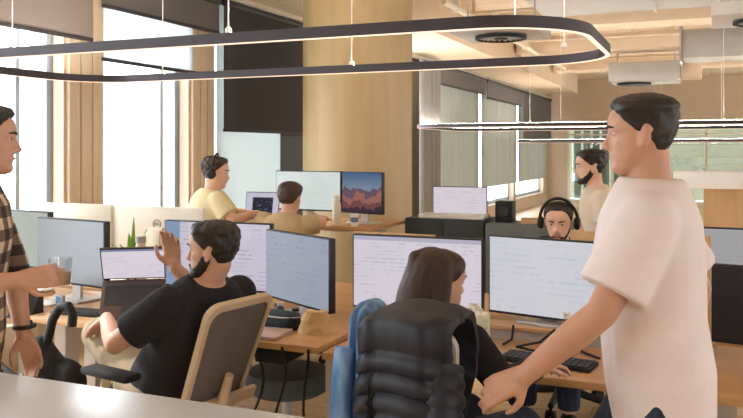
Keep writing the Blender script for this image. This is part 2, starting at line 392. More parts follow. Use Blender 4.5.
# ------------------------------------------------------------------ ring pendants
M_ring = mat('anodised_dark_bronze', '#413c40', .45, .3)
M_led = emit('warm_led', '#ffd9bd', 1.6); M_up = emit('added_uplight', '#fff4e8', 165)  # M_up is the glow of added strips that brighten the ceiling
def ring_pendant(label, cx, cy, z, L, W, wires, hh=.05, ww=.026):
    t = thing('ring_pendant', label, 'pendant light', (cx, cy, z), 0, 'racetrack shaped pendant lights')
    r = min(W*.32, .42); path = []
    for sx, sy, a0 in ((1, -1, -90), (1, 1, 0), (-1, 1, 90), (-1, -1, 180)):
        for k in range(17):
            a = R(a0+90*k/16); path.append((sx*(L/2-r)+r*math.cos(a), sy*(W/2-r)+r*math.sin(a), a))
    m = MB(); e = MB(); rings = []; er = []; ur = []
    for x, y, a in path:
        nx, ny = math.cos(a), math.sin(a)
        def q(o, zz): return V((x+nx*o, y+ny*o, zz))
        rings.append([q(-ww/2, 0), q(ww/2, 0), q(ww/2, hh), q(-ww/2, hh)])
        er.append([q(-ww/2+.002, -.003), q(ww/2-.002, -.003), q(ww/2-.002, .004), q(-ww/2+.002, .004)]); ur.append([q(-.006, hh-.003), q(.006, hh-.003), q(.006, hh+.0006), q(-.006, hh+.0006)])
    m.loft(rings, closed=True).build('ring_housing', M_ring, t)
    e.loft(er, closed=True).build('led_strip', M_led, t)
    MB().loft(ur, closed=True).build('added_uplight_strip', M_up, t)  # strip hidden on top of the housing, added to light the ceiling
    for (x, y) in wires:
        o = MB().cyl((x, y, hh), (x, y, 3.6-z), .0035, n=6).build('suspension_wire', M_white, t)
        MB().lathe([(.016, 0), (.016, .018), (.006, .03)], (x, y, hh), 12).build('wire_grip', M_white, o)
    return t
cx, hw = -2.38, .75
ring_pendant('large racetrack pendant light hanging nearest, over the front desks', cx, 3.92, 2.045, 3.78, 1.5, [(x-cx, s) for x, s in ((-3.42, -.75), (-2.07, -.75), (-3.6, .75), (-2.12, .75), (-.78, -.5), (-.72, .4))])
ring_pendant('long racetrack pendant light in the middle distance, highest of the far ones', .15, 12.5, 1.885, 8.6, 2.5, [(x, s) for x in (-2.5, 0, 2.5) for s in (-1.25, 1.25)])
ring_pendant('furthest racetrack pendant light, hanging lowest before the glazed wall', 1.45, 18.2, 1.72, 10.7, 2.4, [(x, s) for x in (-2.5, 0, 2.5) for s in (-1.2, 1.2)])

# ------------------------------------------------------------------ ceiling services
t = thing('ceiling_duct', 'wide grey rectangular metal duct crossing the ceiling nearest the front', 'duct', (2, 9.4, 3.2), 0)
MB().span((-3.9, -.6, 0), (4.0, .6, .36), .008).build('duct_body', M_duct, t)
for x in (-2.6, -1.3, 0, 1.3, 2.6, 3.9):
    MB().span((x-.02, -.63, -.02), (x+.02, .63, .38)).build('duct_flange', M_duct, t)
t = thing('ceiling_duct', 'boxy pale metal duct run in three lengths near the far right ceiling', 'duct', (1.5, 13.0, 2.9), 0)
for i in range(4):
    MB().span((-1.9+i*1.0, -.35, 0), (-.93+i*1.0, .35, .42), .02).build('duct_section', M_duct, t)
    MB().span((-1.93+i*1.0, -.4, -.04), (-1.90+i*1.0, .4, .7)).build('duct_hanger', M_duct, t)
def cassette(label, x, y, z, s, r):
    t = thing('ceiling_diffuser', label, 'diffuser', (x, y, z), 0)
    MB().span((-s, -s, 0), (s, s, .12), .02).build('diffuser_plate', M_white if s > .4 else M_duct, t)
    m = MB(); m.lathe([(r, -.005), (r, -.03), (r*.9, -.035), (r*.86, -.012), (r*.3, -.012), (r*.25, -.03), (.001, -.03)], (0, 0, 0), 40)
    o = m.build('diffuser_disc', M_black, t)
    v = MB()
    for k in range(20):
        a = 2*PI*k/20; v.box((r*.58*math.cos(a), r*.58*math.sin(a), -.018), (r*.5, .012, .012), Matrix.Rotation(a, 3, 'Z'))
    v.build('swirl_vane', M_duct, o)
    for sx in (-1, 1): MB().cyl((sx*s*.8, 0, .1), (sx*s*.8, 0, 3.6-z), .008, n=8).build('hanger_rod', M_duct, t)
    return t
cassette('round black swirl diffuser in a pale square plate behind the nearest pendant', -1.82, 9.5-2.1, 2.62, .40, .24)
cassette('swirl diffuser box at the top right corner by the big duct', .42, 8.0, 2.72, .42, .24)
t = thing('fan_coil_unit', 'hanging metal fan coil box with an oval grille above the walking man', 'air conditioner', (-1.1, 15.4, 2.78), 0)
MB().span((-.6, -.5, 0), (.6, .5, .34), .02).build('unit_case', M_duct, t)
MB().span((.6, -.25, .04), (.95, .25, .3), .03).build('duct_spigot', M_ceil2, t)
MB().lathe([(.3, -.01), (.3, -.04), (.001, -.04)], (-.2, 0, 0), 32).build('round_grille', M_black, t)
for x in (-.5, .5): MB().cyl((x, 0, .3), (x, 0, .82), .01, n=8).build('hanger_rod', M_duct, t)
t = thing('cable_tray', 'galvanised ladder cable tray under the ceiling left of the column', 'cable tray', (-3.72, 6.0, 3.2), 0)
for s in (-.16, .16): MB().span((s-.012, -3, 0), (s+.012, 5.5, .07)).build('tray_rail', M_duct, t)
m = MB()
for k in range(70): m.span((-.15, -2.95+k*.12, .01), (.15, -2.92+k*.12, .03))
m.build('tray_rungs', M_duct, t)
for k in range(4): MB().cyl((0, -2.5+k*2.2, .02), (0, -2.5+k*2.2, .4), .008, n=8).build('hanger_rod', M_duct, t)
t = thing('ceiling_pipe', 'thin cream pipe with white clips along the ceiling right of the column', 'pipe', (-2.9, 9.5, 3.3), 0)
MB().cyl((0, -.5, 0), (0, 8, 0), .035, n=14).build('pipe_run', M_cream, t)
for k in range(4): MB().span((-.05, k*2-.02, -.045), (.05, k*2+.02, .27)).build('pipe_clip', M_white, t)
for i, (x, y) in enumerate(((-1.05, 12.95), (.35, 15.9), (-2.3, 13.6))):
    m = MB(); m.lathe([(.10, 0), (.10, -.03), (.07, -.05), (.07, -.03), (.001, -.03)], (x, y, 3.6), 24)
    tag(m.build('smoke_detector', M_dark if i < 2 else M_white), 'small round ceiling detector %s' % ('above the walking man, ahead of the fan coil box', 'further back at the right, behind the boxy duct', 'white, between the column and the far beam')[i], 'detector')
for i, (y, z) in enumerate(((10.6, 3.42), (13.9, 3.45), (17.2, 3.45))):
    m = MB(); m.cyl((-3.2, y, z), (5.9, y, z), .022, n=10)
    for k in range(8): m.span((-3+k*1.2, y-.03, z-.03), (-2.96+k*1.2, y+.03, 3.58))
    tag(m.build('conduit_pipe', M_ceil2), 'tan painted conduit pipe across the ceiling, %s' % ('just behind the wide grey duct', 'behind the boxy metal duct', 'the furthest of three')[i], 'pipe')
# ================================================================== PEOPLE
def sstep(a, b, x):
    t = max(0, min(1, (x-a)/(b-a))) if a != b else float(x > a); return t*t*(3-2*t)
def interp(tab, t):
    for (a, va), (b, vb) in zip(tab, tab[1:]):
        if t <= b:
            u = (t-a)/(b-a) if b > a else 0; u = u*u*(3-2*u)*.5+u*.5
            return va+(vb-va)*u
    return tab[-1][1]
HF = [(0, .060), (.03, .078), (.08, .088), (.14, .086), (.18, .081), (.21, .087), (.235, .084), (.26, .089), (.30, .083), (.36, .083), (.45, .082), (.53, .078), (.58, .087), (.63, .091), (.70, .090), (.78, .082), (.86, .066), (.93, .042), (.97, .02), (1, -.012)]
HB = [(0, .02), (.05, .0), (.12, -.02), (.2, -.045), (.3, -.072), (.4, -.088), (.5, -.098), (.6, -.104), (.7, -.102), (.8, -.092), (.9, -.068), (.96, -.045), (1, -.014)]
HW = [(0, .014), (.03, .030), (.08, .042), (.15, .051), (.22, .058), (.3, .064), (.4, .069), (.5, .073), (.6, .076), (.7, .077), (.8, .072), (.88, .06), (.94, .043), (.98, .024), (1, .004)]
HH = .235
def head_pt(th, t, off=0):
    yf, yb, w = interp(HF, t), interp(HB, t), interp(HW, t)
    c = (yf+yb)/2; d = (yf-yb)/2
    s, co = math.sin(th), math.cos(th)
    n = V((s/max(w, .02), co/max(d, .02), (t-.5)*5)).normalized()
    x = w*math.copysign(abs(s)**.92, s); y = c+d*math.copysign(abs(co)**.92, co)
    return V((x, y, (t-.5)*HH))+n*off
def head_loft(mb, M, off=lambda th, t: 0, n=40, m=44):
    mb.loft([[M @ head_pt(2*PI*k/n, i/m, off(2*PI*k/n if k <= n/2 else 2*PI*k/n-2*PI, i/m)) for k in range(n)] for i in range(m+1)])
def head_solid(mb, M, ear=True):
    head_loft(mb, M)
    def P(x, y, t): return M @ V((x, y, (t-.5)*HH))
    R3 = M.to_3x3()
    # nose: bridge to tip, wings; brow ridge; lips; chin
    mb.chain([(P(0, .079, .55), .010), (P(0, .091, .45), .0095), (P(0, .104, .37), .0098)], 12)
    for s in (-1, 1):
        mb.sphere(P(s*.012, .092, .355), (.009, .011, .009), 10, R3)
        mb.capsule(P(s*.014, .082, .575), .009, P(s*.045, .068, .575), .008, 10)
        mb.capsule(P(s*.018, .0745, .552), .006, P(s*.046, .062, .545), .006, 10)
        mb.sphere(P(s*.040, .052, .42), (.018, .018, .02), 12, R3)
        if ear:
            for dz, dy, r in ((.0, .0, 1), (.022, -.004, .8), (-.02, .004, .65)):
                mb.sphere(M @ V((s*.076, -.012+dy, (.46-.5)*HH+dz)), (.008, .017*r, .02*r), 12, R3 @ Matrix.Rotation(s*.3, 3, 'Z'))
    mb.capsule(P(-.018, .080, .262), .0075, P(.018, .080, .262), .0075, 10)
    mb.capsule(P(-.015, .079, .218), .008, P(.015, .079, .218), .008, 10)
    mb.sphere(P(0, .074, .09), (.02, .014, .014), 12, R3)
def hand(mb, wrist, d, n, side, curl=(.3, .3, .35, .4), s=1.0, thumb=0.0, spread=.07):
    """wrist, finger direction d, palm-facing normal n, side: +1 / -1 puts the thumb along +-(d x n)"""
    wrist = V(wrist); d = V(d).normalized(); n = V(n); n = (n-d*n.dot(d)).normalized(); t = d.cross(n)*side
    offs = (.029, .0095, -.0105, -.029); kn = (.092, .096, .092, .084); ln = ((.043, .026, .021), (.047, .030, .022), (.043, .028, .022), (.034, .021, .019))
    for o, k, L, c in zip(offs, kn, ln, curl):
        p = wrist+d*k*s+t*o*s
        mb.capsule(wrist+d*.012*s+t*o*.55*s, .0165*s, p, .0115*s, 10)
        b = d+t*(o*spread/.03); b.normalize(); a = 0; rr = (.0098, .0090, .0082, .0072)
        for j, l in enumerate(L):
            a += c*(1, 1.2, .8)[j]
            q = p+(b*math.cos(a)+n*math.sin(a))*l*s
            mb.capsule(p, rr[j]*s, q, rr[j+1]*s, 10); p = q
    p0 = wrist+d*.022*s+t*.024*s+n*.004*s; p1 = p0+(t*.72+d*.62+n*(.25+thumb)).normalized()*.042*s
    p2 = p1+(t*.25+d*.85+n*(.3+thumb)).normalized()*.032*s; p3 = p2+(t*-.05+d*.9+n*(.35+thumb)).normalized()*.025*s
    mb.chain([(p0, .016*s), (p1, .0115*s), (p2, .0100*s), (p3, .0085*s)], 10)
X3 = V((1, 0, 0))
def lerp(a, b, t): return V(a)*(1-t)+V(b)*t
def torso_rings(P, Ch, N, w, inf, hem=.10, top=True, wide=1.0, gut=0):
    P, Ch, N = V(P), V(Ch), V(N)
    sec = [(P-(Ch-P).normalized()*hem, .150, .105), (P, .163, .118), (lerp(P, Ch, .45)+V((0, gut*.5, 0)), .146, .108+gut*.5), (Ch, .166, .122), (lerp(Ch, N, .5), .172, .108), (lerp(Ch, N, .82), .125, .08), (N, .068, .060)]
    if not top: sec = sec[:3]
    rings = []; m = len(sec)
    pts = [s[0] for s in sec]
    for i, (c, hw, hd) in enumerate(sec):
        up = (pts[min(i+1, m-1)]-pts[max(i-1, 0)]).normalized()
        fv = up.cross(X3).normalized()
        rings.append(ell(c, X3, fv, hw*w*wide+inf, hd*w+inf, 28, .9))
    # subdivide for smoothness
    out = []
    for a, b in zip(rings, rings[1:]):
        for u in (0, .5): out.append([p*(1-u)+q*u for p, q in zip(a, b)])
    out.append(rings[-1]); return out
SH = {}
def person(label, loc, face, p, look, scale=1.0, vox=.008, group=None):
    """face: heading in degrees (0 = +y, counter-clockwise). p: joints in the person's own frame (x right, y forward)."""
    t = thing('person', label, 'person', loc, R(face), group); t.scale = (scale,)*3
    P, Ch, N, H = (V(p[k]) for k in ('pelvis', 'chest', 'neck', 'head'))
    yaw, pit, rol = p.get('turn', (0, 0, 0))
    hs = look.get('head', 1.0); w = look.get('w', 1.0)
    M = Matrix.Translation(H) @ Matrix.Rotation(R(yaw), 4, 'Z') @ Matrix.Rotation(R(pit), 4, 'X') @ Matrix.Rotation(R(rol), 4, 'Y') @ Matrix.Scale(hs, 4)
    b = MB()
    b.loft(torso_rings(P, Ch, N, w, -.004))
    b.chain([(lerp(Ch, N, .75), .062*w), (N+V((0, .004, .01)), .056*w), (M @ V((0, -.022, -.055)), .052)], 16)
    head_solid(b, M, look.get('ears', True))
    sh, el, wr, hip, kn, an = {}, {}, {}, {}, {}, {}
    for s, k in ((-1, 'l'), (1, 'r')):
        base = lerp(Ch, N, .56)
        sh[k] = base+V(p.get('sh_'+k, (0, 0, 0)))+V((s*.168*w, 0, 0)); el[k] = V(p['el_'+k]); wr[k] = V(p['wr_'+k])
        hip[k] = P+V((s*.085*w, 0, -.03)); kn[k] = V(p['kn_'+k]); an[k] = V(p['an_'+k])
        b.chain([(sh[k], .052*w), (lerp(sh[k], el[k], .5), .047*w), (el[k], .039*w), (lerp(el[k], wr[k], .35), .040*w), (wr[k], .027*w)])
        b.chain([(hip[k], .078*w), (kn[k], .055*w), (lerp(kn[k], an[k], .35), .05*w), (an[k], .038)])
        fd = V(p.get('ft_'+k, (0, 1, -.12))).normalized()
        b.chain([(an[k]-V((0, 0, .02)), .034), (an[k]+fd*.12-V((0, 0, .03)), .03)])
        hd = p.get('hand_'+k, ((0, 1, 0), (0, 0, -1), (.3, .3, .35, .4)))
        side = (1 if s < 0 else -1)
        hand(b, wr[k], hd[0], hd[1], side*(hd[4] if len(hd) > 4 else 1), hd[2], .96*look.get('hands', 1), hd[3] if len(hd) > 3 else 0)
    SH[t.name] = Matrix.Translation(loc) @ Matrix.Rotation(R(face), 4, 'Z') @ Matrix.Scale(scale, 4) @ M
    body = b.build('body', look['skin'], t, voxel=vox*look.get('hv', .75), relax=3)
    # ---- face details
    fy = interp(HF, .525)
    for s in (-1, 1):
        e = MB().sphere(M @ V((s*.032, fy-.0125, (.525-.5)*HH)), .0122*hs, 14).build('eye', M_eye, body)
        MB().sphere(M @ V((s*.031, fy-.0045, (.525-.5)*HH)), .0062*hs, 10).build('iris', M_iris, body)
        br = MB(); br.tube([M @ V((s*.012, fy+.013, (.595-.5)*HH)), M @ V((s*.032, fy+.010, (.615-.5)*HH)), M @ V((s*.05, fy-.008, (.60-.5)*HH))], [.0035, .0042, .002], 8)
        br.build('eyebrow', look['hairm'], body)
    MB().sphere(M @ V((0, .0885, (.24-.5)*HH)), (.021*hs, .004, .0035), 12, M.to_3x3().normalized()).build('mouth', M_lip, body)
    # ---- hair
    ht = look.get('hair_top', .022); hside = look.get('hair_side', .010); hl = look.get('hairline', .80)
    def off(th, tt):
        a = abs(th)/PI*180
        line = interp([(0, hl), (25, hl), (48, hl-.06), (68, .62), (82, .50), (95, .46), (102, .40), (130, .27), (180, .22)], a)
        f = sstep(line-.03, line+.05, tt); f3 = sstep(line-.02, line+.17, tt)
        base = hside+(ht-hside)*sstep(.62, .9, tt)
        nz = noise.noise(V((math.sin(th)*3.5, math.cos(th)*3.5, tt*9)))*look.get('tousle', .006)
        fr = look.get('quiff', 0)*sstep(60, 10, a)*sstep(hl-.02, hl+.06, tt)
        return -.016+f*(.0195+max(0, base-.0035)*f3+fr*f3+nz*f3)
    h = MB(); head_loft(h, M, off, 64, 60)
    if 'hair_extra' in look: 
        h2 = MB(); look['hair_extra'](h2, M); me = h.mesh(); h2.bm.from_mesh(me)
        h2.build('hair', look['hairm'], body, voxel=.005, relax=2)
    else: h.build('hair', look['hairm'], body)
    if look.get('beard'):
        q = look['beard']
        def boff(th, tt):
            a = abs(th)/PI*180
            line = interp([(0, .335), (14, .335), (22, .22), (45, .20), (65, .26), (82, .45), (100, .40), (115, .1), (180, .0)], a)
            f = sstep(line+.03, line-.03, tt)*sstep(112, 98, a)
            if a < 16 and .205 < tt < .285: f *= .15
            return -.010+f*(.010+q+noise.noise(V((th*9, tt*30, 1)))*.0015)
        g = MB(); head_loft(g, M, boff, 64, 60); g.build('beard', look['hairm'], body)
    # ---- clothes
    sl = look.get('sleeve', .62); c = MB(); inf = look.get('loose', .016)
    c.loft(torso_rings(P, Ch, N+V((0, 0, look.get('collar', 0))), w, inf, look.get('hem', .10), True, 1.0, look.get('gut', 0)))
    for k in 'lr':
        c.sphere(sh[k], .052*w+inf)
        if sl <= 1:
            e = lerp(sh[k], el[k], sl); c.cyl(sh[k], e, .054*w+inf, .05*w+inf*look.get('flare', 1.25)); c.cyl(lerp(sh[k], lerp(Ch, N, .3), .5), lerp(sh[k], el[k], .4), .06*w, .05*w+inf*.8)
        else:
            e = lerp(el[k], wr[k], sl-1); c.cyl(sh[k], el[k], .054*w+inf*.8, .042*w+inf*.8); c.sphere(el[k], .042*w+inf*.8); c.cyl(el[k], e, .042*w+inf*.8, .032*w+inf*.7)
            c.cyl(lerp(sh[k], lerp(Ch, N, .3), .5), lerp(sh[k], el[k], .4), .06*w, .05*w+inf*.5)
    c.build(look.get('topname', 't_shirt'), look['top'], t, voxel=vox, relax=look.get('relax', 3))
    c = MB(); li = .018
    rs = torso_rings(P, Ch, N, w, .012, .10, False); c.loft(rs)
    for k in 'lr':
        c.sphere(hip[k], .083*w+li); c.sphere(kn[k], .056*w+li); c.cyl(hip[k], kn[k], .083*w+li, .056*w+li); c.cyl(kn[k], lerp(kn[k], an[k], .93), .056*w+li, .045+li)
    c.build('trousers', look['bottom'], t, voxel=vox, relax=4)
    for k in 'lr':
        fd = V(p.get('ft_'+k, (0, 1, 0))); a = an[k]; f2 = fd.normalized(); u = V((0, 0, 1)); rt = f2.cross(u).normalized(); u = rt.cross(f2)
        c = MB(); base = a-u*.055
        rings = [ell(base+f2*y+u*hh, rt, u, ww, dd, 18, .8) for y, ww, hh, dd in ((-.065, .012, .02, .02), (-.055, .032, .02, .028), (0, .037, .033, .05), (.06, .042, .024, .034), (.13, .045, .014, .024), (.175, .034, .010, .018), (.195, .01, .008, .01))]
        c.loft(rings); c.build('shoe', look.get('shoes', M_black), t)
    return t
M_eye = mat('eye_white', '#b9aca2', .4); M_iris = mat('iris_brown', '#2a1a12', .2); M_lip = mat('lip_rose', '#a8645a', .5)
SK1 = skin_mat('olive_skin', '#cb9f88'); SK2 = skin_mat('light_skin', '#dbb096'); SK3 = skin_mat('tan_skin', '#c4957b')
HR1 = hair_mat('near_black_hair', '#17120f', '#2c221c'); HR2 = hair_mat('dark_brown_hair', '#241812', '#4a3223'); HR3 = hair_mat('brown_hair', '#33241b', '#5d4433')
def cloth(name, col, var=.1, rough=.9): return mat(name, col, rough, var=var, scale=7, bump=.5, bscale=9)
def headphones(label, M, s=1.0):
    t = thing('headphones', label, 'headphones', (0, 0, 0)); 
    m = MB(); pts = []
    for k in range(25):
        a = PI*k/24; pts.append(M @ V((.112*math.cos(a), -.012, -.005+.144*math.sin(a)+(0))))
    m.tube(pts, .009*s, 10); m.build('headband', M_black, t)
    R3 = M.to_3x3().normalized()
    for sx in (-1, 1):
        c = M @ V((sx*.104, -.012, -.012)); Q = R3 @ Matrix.Rotation(PI/2*sx, 3, 'Y')
        e = MB().lathe([(.001, -.016), (.026, -.016), (.036, -.008), (.038, .006), (.032, .016), (.02, .02), (.001, .021)], c, 24, Q).build('ear_cup', M_black, t)
    return t
# ------------------------------------------------------------------ the eight people
M_khaki = cloth('khaki_cotton', '#aa9980'); M_tee_black = cloth('washed_black_cotton', '#24242a'); M_tee_sand = cloth('sand_cotton', '#dacba0'); M_tee_tan = cloth('tan_cotton', '#b29a74')
M_tee_white = cloth('off_white_cotton', '#e4d9d6'); M_black_knit = cloth('black_knit', '#1c1b20'); M_dark_jean = denim_mat('dark_denim', '#232a3a', '#38445c')
M_plaid = plaid_mat('brown_cream_plaid', '#2b2220', '#6a5648', '#cdb79c', 13); M_cream_tee = cloth('cream_cotton', '#e3d2bd')
FLAT = (.25, .3, .35, .4)
# seated man in black, front left
seat1 = V((-1.984, 2.634, 0))
p_black = person('bearded man in a black t-shirt and khaki trousers seated sideways, hand raised to his face', seat1, 72, dict(
    pelvis=(0, 0, .645), chest=(0, -.17, .89), neck=(0, -.245, 1.055), head=(0, -.255, 1.172), turn=(30, -2, 0),
    el_l=(-.285, -.05, .835), wr_l=(-.17, .20, .875), hand_l=((.12, .9, -.42), (.1, -.3, -1), (.15, .2, .25, .3)),
    el_r=(.25, .06, .88), wr_r=(.10, .13, 1.06), hand_r=((-.05, .15, 1), (-.6, -.75, 0), (.35, .45, .5, .6)),
    kn_l=(-.08, .41, .765), an_l=(.18, .64, .50), ft_l=(.3, .8, -.35), kn_r=(.10, .46, .61), an_r=(.12, .52, .12)),
    dict(skin=SK1, hairm=HR1, top=M_tee_black, bottom=M_khaki, hair_top=.026, hair_side=.009, beard=.007, sleeve=.72, loose=.018, hem=.06, tousle=.012, quiff=.006, head=.95), vox=.008)
# woman, front centre
seat2 = V((-.90, 2.52, 0))
def long_hair(h, M):
    R3 = M.to_3x3()
    def q(x, y, z): return M @ V((x, y, z))
    h.chain([(q(0, -.05, .03), .088), (q(0, -.085, -.06), .082), (q(0, -.105, -.16), .075), (q(.0, -.12, -.25), .06), (q(-.01, -.125, -.30), .03)], 18)
    for s in (-1, 1):
        h.chain([(q(s*.05, -.04, .06), .04), (q(s*.072, -.045, -.03), .030), (q(s*.078, -.055, -.12), .030), (q(s*.07, -.08, -.20), .026), (q(s*.055, -.10, -.27), .014)], 14)
        h.capsule(q(s*.06, .03, .07), .017, q(s*.03, -.09, .065), .03, 12)
    h.chain([(q(-.01, -.075, .085), .03), (q(-.015, -.115, .075), .026), (q(-.01, -.125, .03), .022)], 12)
    for k in range(44):
        a = PI*(.10+.80*k/43)+PI; ca, sa = math.cos(a), math.sin(a); j = random.uniform(-.008, .008); e = random.uniform(.24, .36)
        h.tube([q(.05*ca+j, -.03+.05*sa, .105), q(.088*ca+j, -.045+.085*sa, .04), q(.088*ca-j, -.055+.085*sa, -.06), q(.086*ca+j, -.075+.08*sa, -.16), q(.07*ca-j*2, -.09+.065*sa, -e)], [.007, .0075, .009, .009, .004], 7)
    for k in range(14):
        a = PI*(.15+.7*k/13)+PI
        x, y = .08*math.cos(a), -.05+.07*math.sin(a)
        h.tube([q(x*.9, y, .02), q(x, y-.02, -.10), q(x*.95, y-.045, -.20), q(x*.8+random.uniform(-.01, .01), y-.055, -.29-random.uniform(0, .05))], [.012, .014, .011, .003], 8)
p_woman = person('woman with long dark hair in a black top typing at the front desk', seat2, -20, dict(
    pelvis=(0, 0, .57), chest=(0, .05, .83), neck=(0, .10, .985), head=(-.01, .135, 1.095), turn=(-14, -8, 0),
    el_l=(-.25, .12, .79), wr_l=(-.10, .36, .80), hand_l=((.25, 1, -.08), (0, -.1, -1), (.35, .4, .4, .45)),
    el_r=(.27, .10, .80), wr_r=(.24, .36, .80), hand_r=((.12, 1, -.08), (0, -.1, -1), (.3, .35, .4, .45)),
    kn_l=(-.12, .44, .545), an_l=(-.12, .46, .09), kn_r=(.13, .44, .545), an_r=(.14, .46, .09)),
    dict(skin=SK2, hairm=hair_mat('long_brown_hair', '#150d09', '#4d3325'), top=M_black_knit, bottom=M_dark_jean, hair_top=.016, hair_side=.014, sleeve=1.9, loose=.016, topname='sweater', hem=.08, hair_extra=long_hair, head=.95, w=.95, hands=.92), vox=.008)
# walking man, front right
p_walk = person('man in an off-white t-shirt walking past the front desks at the right', V((-.13, 2.33, 0)), 92, dict(
    pelvis=(0, 0, .92), chest=(0, .03, 1.23), neck=(0, .02, 1.435), head=(0, .05, 1.565), turn=(2, -3, 0),
    el_l=(-.24, .13, 1.12), wr_l=(-.235, .32, .945), hand_l=((.0, .85, -.5), (.9, -.2, -.2), (.3, .35, .45, .5)),
    el_r=(.24, -.10, 1.12), wr_r=(.25, -.04, .87), hand_r=((0, .25, -1), (-1, 0, 0), (.3, .35, .4, .4)),
    kn_l=(-.09, -.02, .50), an_l=(-.09, -.28, .13), ft_l=(0, .9, -.35), kn_r=(.09, .22, .52), an_r=(.09, .30, .09)),
    dict(skin=SK3, hairm=HR1, top=M_tee_white, bottom=M_dark_jean, hair_top=.030, hair_side=.004, sleeve=.78, loose=.026, hem=.13, collar=.012, quiff=.004, head=.93, flare=1.5, gut=.01, relax=5), scale=1.018, vox=.008)
# plaid man, far left
p_plaid = person('man in a brown plaid shirt standing at the left edge holding a cup', V((-2.32, 1.925, .016)), -60, dict(
    pelvis=(0, 0, .93), chest=(0, .02, 1.25), neck=(0, .02, 1.45), head=(0, .09, 1.57), turn=(14, -3, 0),
    el_l=(-.24, .10, 1.10), wr_l=(-.16, .16, .88), hand_l=((.0, .35, -1), (1, 0, 0), (.3, .35, .4, .4)),
    el_r=(.25, .00, 1.10), wr_r=(.16, .24, 1.12), hand_r=((-.12, 1, .1), (-.9, .1, 0), (.5, .55, .6, .65)),
    kn_l=(-.09, .02, .50), an_l=(-.10, -.02, .09), kn_r=(.09, .03, .50), an_r=(.10, .03, .09)),
    dict(skin=SK3, hairm=HR1, top=M_plaid, bottom=M_dark_jean, hair_top=.028, hair_side=.004, sleeve=1.25, loose=.022, hem=.22, topname='plaid_shirt', quiff=.01, flare=1.2), vox=.008)
# headphone man behind the far half of the front bench
far_small = dict(vox=.012)
p_phones = person('man with black headphones facing forward, seated behind the front monitors', V((-.83, 4.90, 0)), 178, dict(
    pelvis=(0, 0, .56), chest=(0, .03, .83), neck=(0, .06, 1.0), head=(0, .10, 1.125), turn=(4, -12, 0),
    el_l=(-.26, .14, .78), wr_l=(-.12, .36, .80), hand_l=((.1, 1, -.1), (0, 0, -1), FLAT), el_r=(.26, .14, .78), wr_r=(.12, .36, .80), hand_r=((-.1, 1, -.1), (0, 0, -1), FLAT),
    kn_l=(-.12, .42, .54), an_l=(-.12, .40, .09), kn_r=(.12, .42, .54), an_r=(.12, .40, .09)),
    dict(skin=SK2, hairm=HR1, top=M_black_knit, bottom=M_dark_jean, hair_top=.014, hair_side=.008, hairline=.84, sleeve=.7, beard=.003, hv=1), vox=.011)
p_lean = person('dark-haired man in a cream t-shirt standing behind the headphone wearer, seen in profile', V((-.67, 5.80, 0)), 108, dict(
    pelvis=(0, 0, .84), chest=(0, .05, 1.12), neck=(0, .08, 1.30), head=(0, .12, 1.435), turn=(2, -6, 0),
    el_l=(-.25, .06, .98), wr_l=(-.2, .28, .88), hand_l=((0, 1, -.4), (1, 0, 0), FLAT), el_r=(.25, .06, .98), wr_r=(.2, .28, .88), hand_r=((0, 1, -.4), (-1, 0, 0), FLAT),
    kn_l=(-.09, .07, .46), an_l=(-.1, .0, .09), kn_r=(.09, .07, .46), an_r=(.1, .02, .09)),
    dict(skin=SK2, hairm=HR1, top=M_cream_tee, bottom=M_dark_jean, hair_top=.028, hair_side=.010, beard=.003, sleeve=.7, hv=1, tousle=.012, head=1.04), vox=.011)
p_tan = person('man in a tan t-shirt seen from behind at the two far monitors', V((-2.87, 5.12, 0)), 2, dict(
    pelvis=(0, 0, .64), chest=(0, .03, .91), neck=(0, .07, 1.08), head=(0, .11, 1.20), turn=(-4, -6, 0),
    el_l=(-.25, .12, 1.02), wr_l=(-.14, .34, 1.035), hand_l=((.2, 1, -.02), (0, 0, -1), FLAT), el_r=(.25, .12, 1.02), wr_r=(.14, .34, 1.035), hand_r=((-.2, 1, -.02), (0, 0, -1), FLAT),
    kn_l=(-.12, .42, .62), an_l=(-.12, .40, .09), kn_r=(.12, .42, .62), an_r=(.12, .40, .09)),
    dict(skin=SK1, hairm=HR2, top=M_tee_tan, bottom=M_dark_jean, hair_top=.016, hair_side=.012, sleeve=.75, hv=1, loose=.022), vox=.011)
p_sand = person('man in a sand coloured t-shirt with headphones at a laptop by the window pier', V((-3.56, 5.12, 0)), -36, dict(
    pelvis=(0, 0, .74), chest=(0, .03, 1.03), neck=(0, .06, 1.20), head=(0, .09, 1.325), turn=(-32, -8, 0),
    el_l=(-.26, .12, .99), wr_l=(-.12, .34, 1.02), hand_l=((.2, 1, -.05), (0, 0, -1), FLAT), el_r=(.26, .12, .99), wr_r=(.14, .36, 1.02), hand_r=((-.1, 1, -.05), (0, 0, -1), FLAT),
    kn_l=(-.12, .42, .74), an_l=(-.12, .38, .35), kn_r=(.12, .42, .74), an_r=(.12, .38, .35)),
    dict(skin=SK2, hairm=HR2, top=M_tee_sand, bottom=M_dark_jean, hair_top=.03, hair_side=.009, sleeve=.75, hv=1, tousle=.016, loose=.022), vox=.011, scale=1.04)
headphones('black over-ear headphones worn by the man behind the front monitors', SH[p_phones.name])
headphones('dark headphones worn by the man in the sand coloured t-shirt', SH[p_sand.name])
